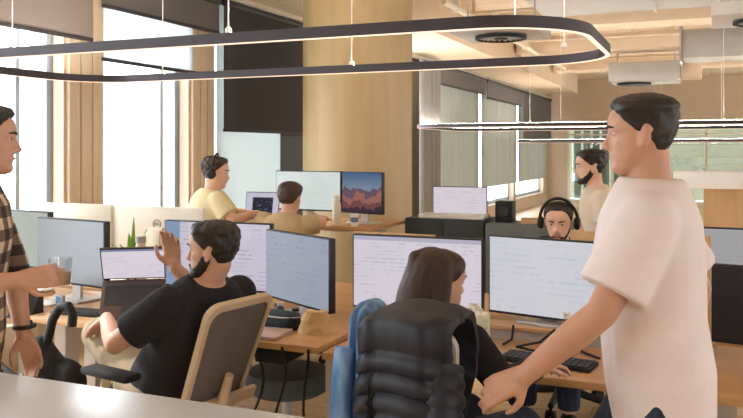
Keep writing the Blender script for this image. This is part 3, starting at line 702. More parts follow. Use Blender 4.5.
# ================================================================== FURNITURE
M_desk = wood_mat('warm_oak_desktop', '#c99e70', '#ba8c5c', 4, (.25, 3, 3), .4)
M_leg = mat('pale_grey_steel', '#cfc8c0', .45, .1)
M_riser = wood_mat('oak_riser', '#c99f72', '#b98c5f', 4, (.3, 3, 3), .45)
M_greyp = mat('pale_grey_panel', '#b9b4b1', .6)
M_mon = mat('monitor_black_plastic', '#1d1c20', .45)
M_monsil = mat('satin_silver', '#c4c0bc', .35, .5)
M_monwhite = mat('cream_plastic', '#e4dccd', .45)
def desk(label, x0, x1, y0, y1, z, front=True, top=None):
    cx, cy = (x0+x1)/2, (y0+y1)/2; w, d = x1-x0, y1-y0
    t = thing('desk', label, 'desk', (cx, cy, 0), 0, 'office desks')
    MB().span((-w/2, -d/2, z-.028), (w/2, d/2, z), .004).build('tabletop', top or M_desk, t)
    for s in (-1, 1):
        x = s*(w/2-.09)
        o = MB().span((x-.038, -.05, .03), (x+.038, .05, z-.028), .006).build('leg', M_leg, t)
        MB().span((x-.04, -d/2+.05, 0), (x+.04, d/2-.05, .035), .01).build('foot', M_leg, o)
    MB().span((-w/2+.1, -.03, z-.075), (w/2-.1, .03, z-.029)).build('crossbeam', M_leg, t)
    return t
F0, F1, B0, B1 = 2.90, 3.66, 3.74, 4.48
DZ = .73
desk_a0 = desk('oak desk behind the plaid man at the far left of the front bench', -4.38, -3.06, F0, F1, DZ)
desk_a = desk('oak desk beside the man in black, holding the laptop', -3.04, -1.47, F0, F1, .748)
MB().span((.48, -.36, .655), (.62, -.18, .718), .006).build('control_box', M_black, desk_a)
desk_b = desk('oak desk where the woman types', -1.45, .14, F0, F1, DZ)
desk_c = desk('oak desk at the right edge behind the walking man', .16, 1.75, F0, F1, DZ)
for i, (a, b, l) in enumerate(((-4.38, -3.06, 'far-side oak desk nearest the windows, under the left cream monitor'), (-3.04, -1.47, 'far-side oak desk under the cream monitor with round emblem'), (-1.45, .14, 'far-side oak desk in front of the headphone wearer'), (.16, 1.75, 'far-side oak desk at the right edge'))):
    desk(l, a, b, B0, B1, DZ)
# risers (low shelves standing on the desks, carrying the monitors)
def riser(label, x0, x1, y0, y1, zb, zt):
    t = thing('monitor_riser', label, 'monitor stand', ((x0+x1)/2, (y0+y1)/2, zb)); w, d = (x1-x0)/2, (y1-y0)/2
    MB().span((-w, -d, zt-zb-.016), (w, d, zt-zb), .003).build('shelf_top', M_riser, t)
    MB().span((-w+.01, -d+.02, 0), (w-.01, -d+.035, zt-zb-.016)).build('front_panel', M_greyp, t)
    for s in (-1, 1): MB().span((s*(w-.012)-.008, -d+.035, 0), (s*(w-.012)+.008, d, zt-zb-.016)).build('side_panel', M_greyp, t)
riser('low oak monitor riser with grey front under the right front screen', -1.02, .02, 3.40, 3.645, DZ, .79)

# ---- monitors
def monitor(label, L, Rr, z0, z1, scr, base, body=M_mon, standm=M_monsil, back=False, bez=.008, group='desktop monitors', curve=0, logo=False, neck_y=.09):
    L, Rr = V(L), V(Rr); c = (L+Rr)/2; d = Rr-L; w = d.length; rz = math.atan2(d.y, d.x); h = z1-z0
    t = thing('monitor', label, 'monitor', (c.x, c.y, base), rz+(PI if back else 0), group)
    zc = (z0+z1)/2-base
    MB().box((0, .018, zc), (w, .036, h), bevel=.006).build('monitor_case', body, t)
    if scr:
        o = MB().box((0, 0, 0), (w-bez*2, .003, h-bez*2.4)).build('screen', scr, t); o.location = (0, -.0015, zc+.003)
    n = MB().span((-.035, .04, .012), (.035, .058, zc+.03), .004); n.span((-.05, .03, zc-.05), (.05, .05, zc+.05), .004)
    n.build('stand_neck', standm, t)
    m = MB().box((0, .04, .006), (.24, .17, .012), bevel=.004); m.build('stand_base', standm, t)
    if logo:
        g = MB(); pts = [(.028*math.cos(2*PI*k/32), .037, zc+.07+.028*math.sin(2*PI*k/32)) for k in range(32)]
        g.tube(pts, .0025, 8, closed=True)
        g = g.build('emblem', mat('emblem_grey', '#8d8880', .4), t)
        cu = bpy.data.curves.new('DELL', 'FONT'); cu.body = 'DELL'; cu.size = .019; cu.align_x = 'CENTER'; cu.align_y = 'CENTER'; cu.extrude = .0008
        to = bpy.data.objects.new('tmp', cu); C.objects.link(to); bpy.context.view_layer.update()
        me = bpy.data.meshes.new_from_object(to.evaluated_get(bpy.context.evaluated_depsgraph_get())); bpy.data.objects.remove(to)
        me.materials.clear(); me.materials.append(MATS['emblem_grey'])
        lo = link('emblem_letters', me, g); lo.location = (0, .038, zc+.07); lo.rotation_euler = (PI/2, 0, PI)
    return t
S_lilac = screen_mat('lilac_document_screen', '#ded6e2', '#a5a0b5', .86, top='#b9b4c8')
S_lilac2 = screen_mat('lilac_browser_screen', '#d6cfdf', '#8f8da6', .80, rows=.022, wide=.13, side='#8fa3c4')
S_blue = screen_mat('blue_grey_table_screen', '#a6adbf', '#7f8aa5', .80, rows=.03, wide=.05, amount=.35)
S_white = screen_mat('white_table_screen', '#d5d6dd', '#b2b6c5', .86, rows=.026, wide=.16, amount=.4)
S_off = mat('off_screen_reflection_grey', '#8d949d', .25, var=.03)  # grey base colour stands in for the window reflected in the glass
S_far = screen_mat('pink_white_screen', '#e2d8e2', '#b3a8ba', .85, rows=.03, wide=.2, amount=.4)
S_white2 = screen_mat('pale_mint_screen', '#dce4e0', '#c3cfcb', .85, rows=.04, wide=.2, amount=.3)
def code_mat():
    t = NT('code_window_screen'); sp = t.n('ShaderNodeSeparateXYZ'); t.l(t.obj(), sp.inputs[0])
    bx = t.math('MULTIPLY', t.math('LESS_THAN', t.math('ABSOLUTE', t.math('SUBTRACT', sp.outputs[0], .005)), .095), t.math('LESS_THAN', t.math('ABSOLUTE', t.math('ADD', sp.outputs[2], .005)), .065))
    nz = t.n('ShaderNodeTexNoise'); nz.inputs['Scale'].default_value = 40; mp = t.n('ShaderNodeMapping'); mp.inputs['Scale'].default_value = (.4, 1, 3); t.l(t.obj(), mp.inputs[0]); t.l(mp.outputs[0], nz.inputs[0])
    code = t.mix(t.math('GREATER_THAN', nz.outputs[0], .62), lin('#35323f'), lin('#7c7688'))
    e = t.n('ShaderNodeEmission'); t.l(t.mix(bx, lin('#cfcadb'), code), e.inputs[0]); e.inputs[1].default_value = .8; t.l(e.outputs[0], t.out.inputs[0]); return t.m
S_code = code_mat()
S_desert = desert_mat('desert_wallpaper_screen', .62)
S_black = mat('dark_idle_screen', '#2a2a31', .3, var=.03)
monitor('switched-off grey monitor turned sideways at the left of the front bench', (-3.41, 3.33), (-2.86, 3.24), .835, 1.183, S_off, .748)
monitor('monitor with a lilac browser page behind the bearded man', (-2.78, 3.62), (-2.11, 3.63), .80, 1.165, S_lilac2, .748)
monitor('angled monitor with a blue grey table between the bearded man and the woman', (-2.10, 3.56), (-1.60, 3.28), .80, 1.145, S_blue, .748)
monitor('wide monitor with a lilac document behind the woman', (-1.585, 3.50), (-.945, 3.51), .795, 1.148, S_lilac, DZ)
monitor('monitor with a pale white table to the right of the woman', (-.93, 3.55), (-.395, 3.43), .815, 1.165, S_white, .79)
monitor('blank cream monitor back at the far left by the window', (-4.10, 4.02), (-3.47, 4.02), .85, 1.205, S_white2, DZ, M_monwhite, M_monwhite, back=True)
monitor('cream monitor back with a round emblem, behind the spiky plant', (-3.455, 4.03), (-2.78, 4.02), .85, 1.203, S_white2, DZ, M_monwhite, M_monwhite, back=True, logo=True)
monitor('black idle monitor at the right edge in front of the grey one', (.0, 3.40), (.58, 3.30), .80, 1.105, S_black, DZ)
monitor('pale grey monitor at the right edge behind the black one', (-.04, 4.05), (.60, 4.02), .80, 1.19, screen_mat('pale_grey_screen', '#b5b3b6', '#a5a4a8', .75), DZ)
monitor('pale greenish monitor behind the plaid man at the left edge', (-3.90, 3.52), (-3.44, 3.44), .87, 1.2, screen_mat('pale_green_screen', '#c9cfc5', '#b5beb2', .75), DZ)
# desk divider boards
M_board = wood_mat('pale_birch_board', '#dbb68a', '#cfa878', 3, (3, 3, .4), .55)
for x0, x1, l in ((-1.76, -1.30, 'birch divider board showing between the angled monitor and the wide one'), (-.62, .0, 'birch divider board behind the white table screen, below the headphone wearer')):
    t = thing('desk_divider', l, 'divider', ((x0+x1)/2, 3.90, DZ)); w = (x1-x0)/2; H = .385 if x0 < -1 else .435
    MB().span((-w, -.011, .0), (w, .011, H), .003).build('divider_board', M_board, t)
    for s in (-1, 1): MB().span((s*w*.7-.02, -.03, 0), (s*w*.7+.02, .03, .05), .004).build('divider_clamp', M_greyp, t)

# ---- laptops
def laptop(label, x, y, z, rz, scr, w=.31, d=.215, tilt=0, openang=108, body=M_monsil, key=M_black, hs=.21):
    t = thing('laptop', label, 'laptop', (x, y, z), rz, 'laptops'); T = Matrix.Rotation(tilt, 3, 'X')
    m = MB().box(T @ V((0, 0, .009)), (w, d, .014), T, .004); m.build('keyboard_base', body, t)
    k = MB().box(T @ V((0, .02, .0165)), (w*.88, d*.5, .002), T)
    k.box(T @ V((0, -d*.32, .0163)), (w*.34, d*.26, .002), T); k.build('keyboard', key, t)
    a = R(openang-90); hinge = T @ V((0, d/2, .016)); q = Matrix.Rotation(-a, 3, 'X')
    c = hinge+q @ V((0, .004, hs/2+.004))
    MB().box(c, (w, .008, hs), q, .003).build('lid', body, t)
    o = MB().box((0, 0, 0), (w-.012, .002, hs-.016)).build('screen', scr, t)
    o.location = c+q @ V((0, -.005, 0)); o.rotation_euler = (-a, 0, 0)
    f = MB().box(c+q @ V((0, -.0043, 0)), (w-.004, .0015, hs-.004), q); f.build('bezel', M_mon, t)
    return t
t = thing('laptop_stand', 'dark slanted stand raising the laptop beside the raised hand', 'laptop stand', (-2.53, 3.06, .748), R(34))
MB().box((0, .02, .078), (.27, .20, .008), Matrix.Rotation(R(48), 3, 'X')).build('stand_plate', M_dark, t)
for s in (-1, 1): MB().span((s*.09-.012, -.06, 0), (s*.09+.012, .10, .012)).box((s*.09, .085, .07), (.024, .01, .14)).build('stand_foot', M_dark, t)
laptop('raised laptop with a lilac document beside the raised hand of the man in black', -2.53, 3.06, .835, R(34), screen_mat('laptop_document_screen', '#e4dbe6', '#b0a6ba', .86, rows=.012, wide=.1, w=.3, h=.2, top='#7d86a8'), w=.295, d=.215, tilt=R(48), openang=56, body=mat('umber_aluminium', '#5b4c4a', .4, .3), key=M_dark, hs=.195)

# ---- office chairs
M_chairframe = mat('beige_plastic', '#d0bb9f', .5); M_mesh = mat('dark_chair_mesh', '#746b66', .85, bump=.6, bscale=300); M_seatf = mat('dark_seat_fabric', '#3b3a40', .9, bump=.4, bscale=200)
M_whitepl = mat('white_plastic', '#dcdad8', .45)
def chair(label, loc, face, sh=.47, frame=M_chairframe, rec=10, arm=True, meshm=M_mesh, seatm=M_seatf, back_h=.55, arm_m=None, bo=-.215, hws=1, lift=0):
    t = thing('office_chair', label, 'chair', loc, R(face), 'office chairs')
    m = MB(); 
    rings = []
    for z, s in ((-.06, .9), (-.05, .97), (-.02, 1), (0, .985), (.0, .9)):
        rings.append([V((.235*s*math.copysign(abs(math.cos(a))**.55, math.cos(a)), .03+.225*s*math.copysign(abs(math.sin(a))**.55, math.sin(a)), sh+z-.006)) for a in [2*PI*k/40 for k in range(40)]])
    m.loft(rings); m.build('seat', seatm, t)
    Q = Matrix.Rotation(R(rec), 3, 'X'); o = V((0, bo, sh+.04))
    def bp(u, v, w):  # u across, v up, w toward the back
        return o+Q @ V((u, -w-.035*(1-(u/.24)**2)+.03, v))
    # frame: rounded rectangle tube, wider at the top
    pts = []
    hw0, hw1, r = .205*hws, .225*hws, .06
    outline = []
    for cxx, cyy, a0 in ((1, 1, 0), (-1, 1, 90), (-1, -1, 180), (1, -1, 270)):
        for k in range(7):
            a = R(a0+90*k/6); hw = hw1 if cyy > 0 else hw0
            outline.append((cxx*(hw-r)+r*math.cos(a), (back_h-r if cyy > 0 else r)+r*math.sin(a)))
    pts = [bp(u, v, 0) for u, v in outline]
    m = MB(); rings = []
    n = len(pts); cen = sum(outline[i][0] for i in range(n))/n, back_h/2
    for i, (u, v) in enumerate(outline):
        d = V((u-cen[0], v-cen[1])).normalized()*.030
        rings.append([bp(u, v, .012), bp(u, v, -.012), bp(u-d.x, v-d.y, -.010), bp(u-d.x, v-d.y, .010)])
    m.loft(rings, closed=True); m.build('backrest_frame', frame, t)
    m = MB(); N_ = 14; g0 = []
    for wv in (.003, -.003):
        g = []
        for j in range(N_+1):
            v = .022+(back_h-.044)*j/N_; hw = hw0+(hw1-hw0)*v/back_h-.018
            inset = 0
            for (vv) in (v, back_h-v):
                if vv < r: inset = max(inset, r-math.sqrt(max(0, r*r-(r-vv)**2)))
            g.append([m.bm.verts.new(bp((hw-inset)*(2*i/N_-1), v, wv)) for i in range(N_+1)])
        g0.append(g)
        for j in range(N_):
            for i in range(N_): m.bm.faces.new((g[j][i], g[j][i+1], g[j+1][i+1], g[j+1][i]))
    for i in range(N_):
        for (a, b) in ((0, 0), (N_, N_)):
            m.bm.faces.new((g0[0][a][i], g0[0][a][i+1], g0[1][a][i+1], g0[1][a][i])); m.bm.faces.new((g0[0][i][a], g0[0][i+1][a], g0[1][i+1][a], g0[1][i][a]))
    m.build('backrest_mesh', meshm, t)
    m = MB(); p0 = V((0, -.04, sh-.09)); m.box((0, -.09, sh-.085), (.10, .26, .03), bevel=.008); m.tube([V((0, -.2, sh-.085)), V((0, bo-.06, sh-.03)), bp(0, .07, .035), bp(0, .20, .03)], [.022, .024, .024, .016], 12)
    m.box(bp(0, .07, .02), (.40, .022, .05), Q, .006)
    m.build('back_support', frame, t)
    if arm:
        for s in (-1, 1):
            up = lift if s < 0 else 0
            a = MB(); a.tube([(s*.2, .0, sh-.075), (s*.29, .0, sh-.07), (s*.31, .0, sh-.02), (s*.31, .0-up, sh+.17+up)], [.018, .02, .022, .018], 12)
            a = a.build('armrest_post', frame if arm_m is None else arm_m, t)
            MB().box((s*.31, -.02-up, sh+.185+up), (.075, .25, .028), bevel=.012).build('armrest_pad', M_black if arm_m is None else arm_m, a)
    MB().cyl((0, 0, .09), (0, 0, sh-.085), .028).cyl((0, 0, .09), (0, 0, .26), .036).build('gas_column', M_dark, t)
    for k in range(5):
        a = 2*PI*k/5+.3; e = V((.29*math.cos(a), .29*math.sin(a), .085))
        l = MB().tube([(0, 0, .115), e*.5+V((0, 0, .06)), e], [.03, .024, .018], 10).build('base_leg', frame if arm_m is None else M_whitepl, t)
        c = MB(); sd = V((-math.sin(a), math.cos(a), 0))
        for s in (-1, 1): c.cyl(V((e.x, e.y, .03))+sd*s*.008, V((e.x, e.y, .03))+sd*s*.026, .03, n=18)
        c.cyl(V((e.x, e.y, .03)), e, .008, n=8); c.build('caster', M_black, l)
    return t
chair('beige-framed office chair with dark mesh back under the man in black', seat1+V((-.045, -.015, 0)), 80, .495, rec=22, bo=-.265, back_h=.50, hws=.78, lift=.06)
ch_w = chair('white office chair under the woman, draped with two jackets', seat2+V((.065, -.0, 0)), -5, .425, M_whitepl, rec=5, arm_m=M_whitepl, bo=-.235, back_h=.56, hws=.8)
chair('dark office chair under the headphone wearer behind the front monitors', V((-.83, 4.90, 0)), 178, .41, M_dark, 8, False)
chair('office chair under the man in the tan t-shirt', V((-2.87, 5.12, 0)), 2, .49, M_dark, 8, False, back_h=.3)
chair('tall office chair under the man in the sand coloured t-shirt', V((-3.56, 5.12, 0)), -36, .58, M_dark, 8, False, back_h=.26)
# ---- jackets on the woman's chair: local frame of the chair
M_puff = mat('navy_black_nylon', '#1e212d', .5, var=.12, scale=20); M_den = denim_mat('blue_denim', '#4a74a8', '#8fb0d6')
def jacket(name, label, cat, m, off, hw, front, drop, ridge, freq, skew=0, loc=(0, 0), rz=-5, cut=0, top=1.035, folds=0, fam=.012, taper=.0, sidewrap=.10):
    t = thing(name, label, cat, (seat2.x, seat2.y, 0), R(rz))
    def surf(thick):
        g = []
        NU, NV = 56, 90; Ltot = front+.10+drop
        for j in range(NV+1):
            s = Ltot*j/NV; row = []
            for i in range(NU+1):
                u = 2*i/NU-1; s = Ltot*j/NV
                if cut and s > front+.1: s = front+.1+(s-front-.1)*(1-cut*sstep(-.42, -.62, u))
                if s < front: y, z = .06+off*.3, top-.03-(front-s)
                elif s < front+.10:
                    a = (s-front)/.10*PI; y, z = (.035+off*.3)*math.cos(a)*.5-.0+(.5*(.035+off*.3)-.5*(.06+off))*(1-math.cos(a))*.5+.0, top-.03+.045*math.sin(a)+off*.3
                    y = (.035+off*.3)*(1+math.cos(a))/2-(.06+off)*(1-math.cos(a))/2
                else: y, z = -.06-off-.05*(s-front-.1), top-.03-(s-front-.10)
                x = u*(hw+taper*(s-front))
                back = s > front+.05
                wrap = sidewrap*max(0, abs(u)-.6)**2/.16
                y += (wrap if back else -wrap*.2)
                f = ridge*abs(math.sin(PI*(s*freq)))**.6
                fd = folds*math.sin(u*7+s*2.5)+fam*noise.noise(V((u*2.5, s*5, off*50)))
                n = (f+fd+thick)*(1 if back else -.5)
                z2 = z-(.10*u*skew) + .012*math.cos(u*2.2) - .045*max(0, abs(u)-.75)
                row.append(V((loc[0]+x, loc[1]-.235+y-n-(.02*math.sin(u*3)), z2+ (thick+f if abs(s-front-.05) < .05 else 0)*.6)))
            g.append(row)
        return g
    A, B = surf(ridge*.2+.02), surf(-.012)
    mb = MB(); a = [[mb.bm.verts.new(p) for p in r] for r in A]; b = [[mb.bm.verts.new(p) for p in r] for r in B]
    nj, ni = len(a)-1, len(a[0])-1
    for j in range(nj):
        for i in range(ni):
            mb.bm.faces.new((a[j][i], a[j][i+1], a[j+1][i+1], a[j+1][i])); mb.bm.faces.new((b[j][i], b[j+1][i], b[j+1][i+1], b[j][i+1]))
    for j in range(nj):
        for i in (0, ni): mb.bm.faces.new((a[j][i], a[j+1][i], b[j+1][i], b[j][i]))
    for i in range(ni):
        for j in (0, nj): mb.bm.faces.new((a[j][i], b[j][i], b[j][i+1], a[j][i+1]))
    o = mb.build('jacket_body', m, t, 70); return t
den = jacket('denim_jacket', 'blue denim jacket hanging over the left side of the white chair', 'jacket', M_den, .055, .042, .14, .58, 0, 1, .2, loc=(-.026, 0), top=1.03, folds=.006, fam=.008, taper=.015, sidewrap=.02)
puf = jacket('puffer_jacket', 'dark quilted puffer jacket draped over the back of the white chair', 'jacket', M_puff, .105, .14, .12, .50, .020, 17, -.1, loc=(.125, -.0), top=1.02, fam=.010, taper=.04, cut=.6, sidewrap=.05)
def sleeve(parent, pts, m, r, ridges, rd):
    mb = MB(); P = [V(p) for p in pts]; N_ = 60; path = []; rad = []
    for k in range(N_+1):
        q = k/N_*(len(P)-1); i = min(int(q), len(P)-2); u = q-i
        p0, p1, p2, p3 = P[max(i-1, 0)], P[i], P[i+1], P[min(i+2, len(P)-1)]
        path.append(.5*((2*p1)+(p2-p0)*u+(2*p0-5*p1+4*p2-p3)*u*u+(3*p1-p0-3*p2+p3)*u**3))
        rad.append((r[0]+(r[1]-r[0])*k/N_)*(1-rd+rd*abs(math.sin(PI*ridges*k/N_))**.6))
    mb.tube(path, rad, 16); mb.build('sleeve', m, parent, 70)
sleeve(puf, [(.24, -.36, .94), (.265, -.41, .84), (.25, -.43, .68), (.20, -.44, .52)], M_puff, (.062, .05), 9, .16)
sleeve(den, [(-.075, -.355, .96), (-.08, -.375, .82), (-.08, -.375, .62), (-.076, -.375, .42)], M_den, (.034, .03), 3, .06)

# ---- second row: raised desk of the two men by the column, and what stands on it
RZ = .965
desk('raised oak desk of the two men in front of the column', -4.0, -2.345, 5.52, 6.28, RZ)
laptop('open laptop with dark code window in front of the man in the sand t-shirt', -3.47, 5.72, RZ+.001, R(4), S_code, w=.315, d=.20, openang=100, hs=.215)
monitor('far monitor with a white page behind the man in the tan t-shirt', (-3.40, 5.93), (-2.775, 5.90), 1.045, 1.375, S_white2, RZ)
monitor('far monitor with a desert mountain wallpaper in front of the column', (-2.765, 5.90), (-2.37, 5.80), 1.04, 1.375, S_desert, RZ)
# third row
desk('oak desk far back in the middle, beyond the dark cabinets', -3.4, -1.8, 8.25, 9.05, DZ)
monitor('distant monitor with a pink-white page standing beyond the dark cabinets', (-2.93, 8.70), (-2.30, 8.72), .80, 1.135, S_far, DZ)
M_cab1 = mat('dark_slate_laminate', '#32393b', .5); M_cab2 = mat('slate_grey_laminate', '#6d7374', .5)
def cabinet(label, x0, x1, y0, y1, h, m):
    t = thing('cabinet', label, 'cabinet', ((x0+x1)/2, (y0+y1)/2, 0), 0, 'office cabinets'); w, d = (x1-x0)/2, (y1-y0)/2
    MB().span((-w, -d, .05), (w, d, h), .006).build('cabinet_body', m, t); MB().span((-w+.03, -d+.04, 0), (w-.03, d-.03, .05)).build('plinth', M_black, t)
    for s in (-1, 1):
        o = MB().span((s*w/2-w/2+.004, -d-.016, .07), (s*w/2+w/2-.004, -d, h-.02), .003).build('door', m, t)
        MB().span((s*.03-.006, -d-.034, h*.55), (s*.03+.006, -d-.016, h*.55+.14), .003).build('handle', M_duct, o)
cabinet('darkest slate cabinet right of the column, with a white tray on top', -2.33, -1.66, 6.2, 6.6, .99, M_cab1)
cabinet('lighter slate grey cabinet beside the dark one, behind the white table screen', -1.65, -1.02, 6.2, 6.6, .965, M_cab2)
cabinet('slate cabinet at the right, behind the walking man', .35, 1.6, 6.6, 7.0, 1.04, M_cab1)
t = thing('paper_tray', 'flat white tray lying on the dark slate cabinet', 'tray', (-1.93, 6.34, .991)); m = MB().span((-.3, -.1, 0), (.26, .1, .008)).span((-.3, -.1, 0), (-.29, .1, .03)).span((.25, -.1, 0), (.26, .1, .03)).span((-.3, .09, 0), (.26, .1, .03)); m.build('tray_body', M_white, t)
t = thing('speaker', 'small black loudspeaker standing on the slate cabinets', 'speaker', (-1.62+.08, 6.42, .965), 0); MB().span((-.07, -.07, 0), (.07, .07, .17), .008).build('speaker_box', M_black, t); MB().lathe([(.045, 0), (.04, .006), (.001, -.004)], (0, -.072, .09), 24, Matrix.Rotation(PI/2, 3, 'X')).build('speaker_cone', M_dark, t)
t = thing('wooden_box', 'small pale wooden box on the lighter slate cabinet', 'box', (-1.32, 6.34, .965)); MB().span((-.065, -.05, 0), (.065, .05, .035), .004).build('box_body', M_board, t); MB().span((-.067, -.052, .035), (.067, .052, .045), .003).build('lid', M_riser, t)
# far white counter
t = thing('counter', 'long bright white counter far behind the walking man', 'counter', (2.0, 12.6, 0))
MB().span((-2.5, -.3, 1.0), (3.9, .3, 1.24), .01).build('countertop', mat('bright_white_laminate', '#ffffff', .4, var=.01), t); MB().span((-2.1, -.2, 0), (3.6, .28, 1.0)).build('counter_front', M_board, t); MB().span((-1.35, -.26, .3), (-.2, -.2, 1.0)).build('white_panel', M_white, t)
# ================================================================== THE FOREGROUND TABLE AND SMALL THINGS
TZ = .95
t = thing('white_table', 'pale grey-white table top in the bottom left foreground', 'table', (-1.75, 1.19, 0))
MB().span((-1.15, -.41, TZ-.03), (1.12, .41, TZ), .006).build('tabletop', mat('satin_white_laminate', '#c9c9cb', .22, var=.02), t)
for sx in (-1, 1):
    for sy in (-1, 1): MB().span((sx*1.0-.03, sy*.33-.03, 0), (sx*1.0+.03, sy*.33+.03, TZ-.03), .004).build('leg', M_leg, t)
# cup held by the plaid man (world position from his hand)
def W(pt, person): return (Matrix.Translation(person.location) @ person.rotation_euler.to_matrix().to_4x4() @ Matrix.Diagonal((*person.scale, 1))) @ V(pt)
cw = W((.105, .355, 1.085), p_plaid)
t = thing('glass_cup', 'clear cup of milky coffee held by the man in plaid', 'cup', cw)
MB().lathe([(.001, .001), (.03, .001), (.033, .006), (.040, .095), (.0375, .095), (.031, .009), (.001, .007)], n=32).build('cup_wall', glass_mat('cup_glass', (.93, .94, .94, 1), .10, .03), t)
MB().lathe([(.001, .0075), (.0305, .0095), (.034, .048), (.001, .048)], n=32).build('coffee', mat('milky_coffee', '#b98a5e', .4), t)
t = W((-.16, .165, .905), p_plaid)
wt = thing('wrist_watch', 'dark wrist watch on the lowered arm of the man in plaid', 'watch', t); pts = []
q = Matrix.Rotation(R(-62), 3, 'Z')
MB().tube([q @ V((.034*math.cos(2*PI*k/24), .034*math.sin(2*PI*k/24), .002*math.sin(2*PI*k/24))) for k in range(24)], .008, 8, True).build('strap', M_black, wt)
MB().lathe([(.016, 0), (.016, .008), (.001, .009)], q @ V((-.037, 0, 0)), 20, q @ Matrix.Rotation(-PI/2, 3, 'Y')).build('watch_face', M_dark, wt)

def box_thing(name, label, cat, loc, size, m, rz=0, bev=.004, part='body', extra=None):
    t = thing(name, label, cat, loc, rz); MB().span((-size[0]/2, -size[1]/2, 0), (size[0]/2, size[1]/2, size[2]), bev).build(part, m, t); return t
# tissue box
def floral():
    t = NT('floral_card'); b = t.n('ShaderNodeBsdfPrincipled'); v = t.n('ShaderNodeTexVoronoi'); v.inputs['Scale'].default_value = 55; t.l(t.obj(), v.inputs[0])
    t.l(t.mix(t.math('LESS_THAN', v.outputs[0], .28), lin('#cfd2b8'), lin('#93a58a')), b.inputs['Base Color']); t.l(b.outputs[0], t.out.inputs[0]); return t.m
t = box_thing('tissue_box', 'pale green floral tissue box on the desk by the woman', 'tissue box', (-.915, 3.27, DZ), (.12, .115, .125), floral(), R(12), part='carton')
m = MB(); rings = []
for j in range(7):
    f = j/6; r = .035*(1-f*.35)+.008*math.sin(j*2)
    rings.append([V((r*(1+.35*math.sin(3*a+j))*math.cos(a), r*.6*(1+.3*math.sin(4*a+j))*math.sin(a), .124+f*.045+.006*math.sin(5*a))) for a in [2*PI*k/28 for k in range(28)]])
m.loft(rings); m.build('tissue', mat('tissue_white', '#efe9df', .9), t)
# keyboards
def keyboard(label, loc, rz, w=.40, d=.13, m=M_black, km=M_dark):
    t = thing('keyboard', label, 'keyboard', loc, rz, 'keyboards'); MB().span((-w/2, -d/2, 0), (w/2, d/2, .014), .004).build('keyboard_body', m, t)
    k = MB()
    for r_ in range(5):
        for c in range(15): k.box((-w/2+.02+(w-.04)*c/14, -d/2+.018+(d-.036)*r_/4, .017), (.019, .018, .006))
    k.build('keys', km, t); return t
keyboard('black keyboard under the hands of the woman', (-.58, 3.10, DZ), R(-8), .36)
keyboard('thin dark keyboard in front of the slanted laptop stand', (-2.84, 3.05, .748), R(4), .28, .11)
keyboard('grey keyboard at the right edge behind the walking man', (.42, 3.08, DZ), 0, .42, .13, M_dark, M_greyp)
def mouse(label, loc, rz, m):
    t = thing('computer_mouse', label, 'mouse', loc, rz, 'computer mice'); b = MB(); rings = []
    for j in range(9):
        f = j/8; y = -.052+.104*f; w = .031*math.sqrt(max(.02, 1-(2*f-1)**4)); h = .036*math.sqrt(max(.03, 1-(2*f-.85)**2*.8))
        rings.append([V((w*math.cos(a), y, max(0, h*math.sin(a)))) for a in [2*PI*k/20 for k in range(20)]])
    b.loft(rings); b.build('mouse_shell', m, t); MB().cyl((-.003, .02, .034), (.003, .02, .034), .006, n=12).build('scroll_wheel', M_greyp, t)
mouse('black mouse with pale wheel on the desk in front of the walking man', (-.22, 3.05, DZ), R(-20), M_black)
mouse('dark computer mouse at the left end of the desk behind the plaid man', (-3.22, 3.12, DZ), R(10), M_dark)
# bottle / tumblers
def lathe_thing(name, label, cat, loc, prof, m, part, extra=()):
    t = thing(name, label, cat, loc); MB().lathe(prof, n=28).build(part, m, t)
    for nm, pf, mm in extra: MB().lathe(pf, n=28).build(nm, mm, t)
    return t
lathe_thing('water_bottle', 'clear water bottle standing right of the keyboard of the woman', 'bottle', (-.53, 3.24, DZ), [(.001, 0), (.03, 0), (.033, .006), (.033, .11), (.022, .135), (.013, .145), (.013, .155), (.001, .155)], glass_mat('bottle_plastic', (.85, .84, .84, 1), .12, .1), 'bottle_body', [('cap', [(.015, .15), (.015, .17), (.001, .171)], M_white)])
lathe_thing('thermos_bottle', 'tall cream bottle on the raised desk before the desert wallpaper', 'bottle', (-2.68, 5.62, RZ), [(.001, 0), (.032, 0), (.034, .01), (.034, .16), (.026, .185), (.026, .20), (.001, .20)], M_cream, 'bottle_body', [('cap', [(.028, .195), (.028, .235), (.018, .24), (.001, .24)], M_white)])
t = thing('desk_tray', 'black tray under the cream bottle on the raised desk', 'tray', (-2.70, 5.56, RZ), 0)
lathe_thing('takeaway_cup', 'white printed paper cup on the raised desk right of the cream bottle', 'cup', (-2.52, 5.60, RZ), [(.001, 0), (.028, 0), (.036, .095), (.034, .095), (.027, .004), (.001, .004)], M_white, 'cup_body', [('printed_band', [(.0305, .03), (.0345, .07), (.0336, .07), (.0296, .03)], mat('dusty_blue_print', '#6d86a6'))])
bpy.data.objects.remove(t)
lathe_thing('flask', 'slim white cylinder bottle left of the lilac browser monitor', 'bottle', (-2.94, 3.62, .748), [(.001, 0), (.032, 0), (.033, .25), (.026, .27), (.026, .29), (.001, .29)], M_monwhite, 'bottle_body', [('cap', [(.028, .285), (.028, .32), (.001, .322)], M_greyp)])
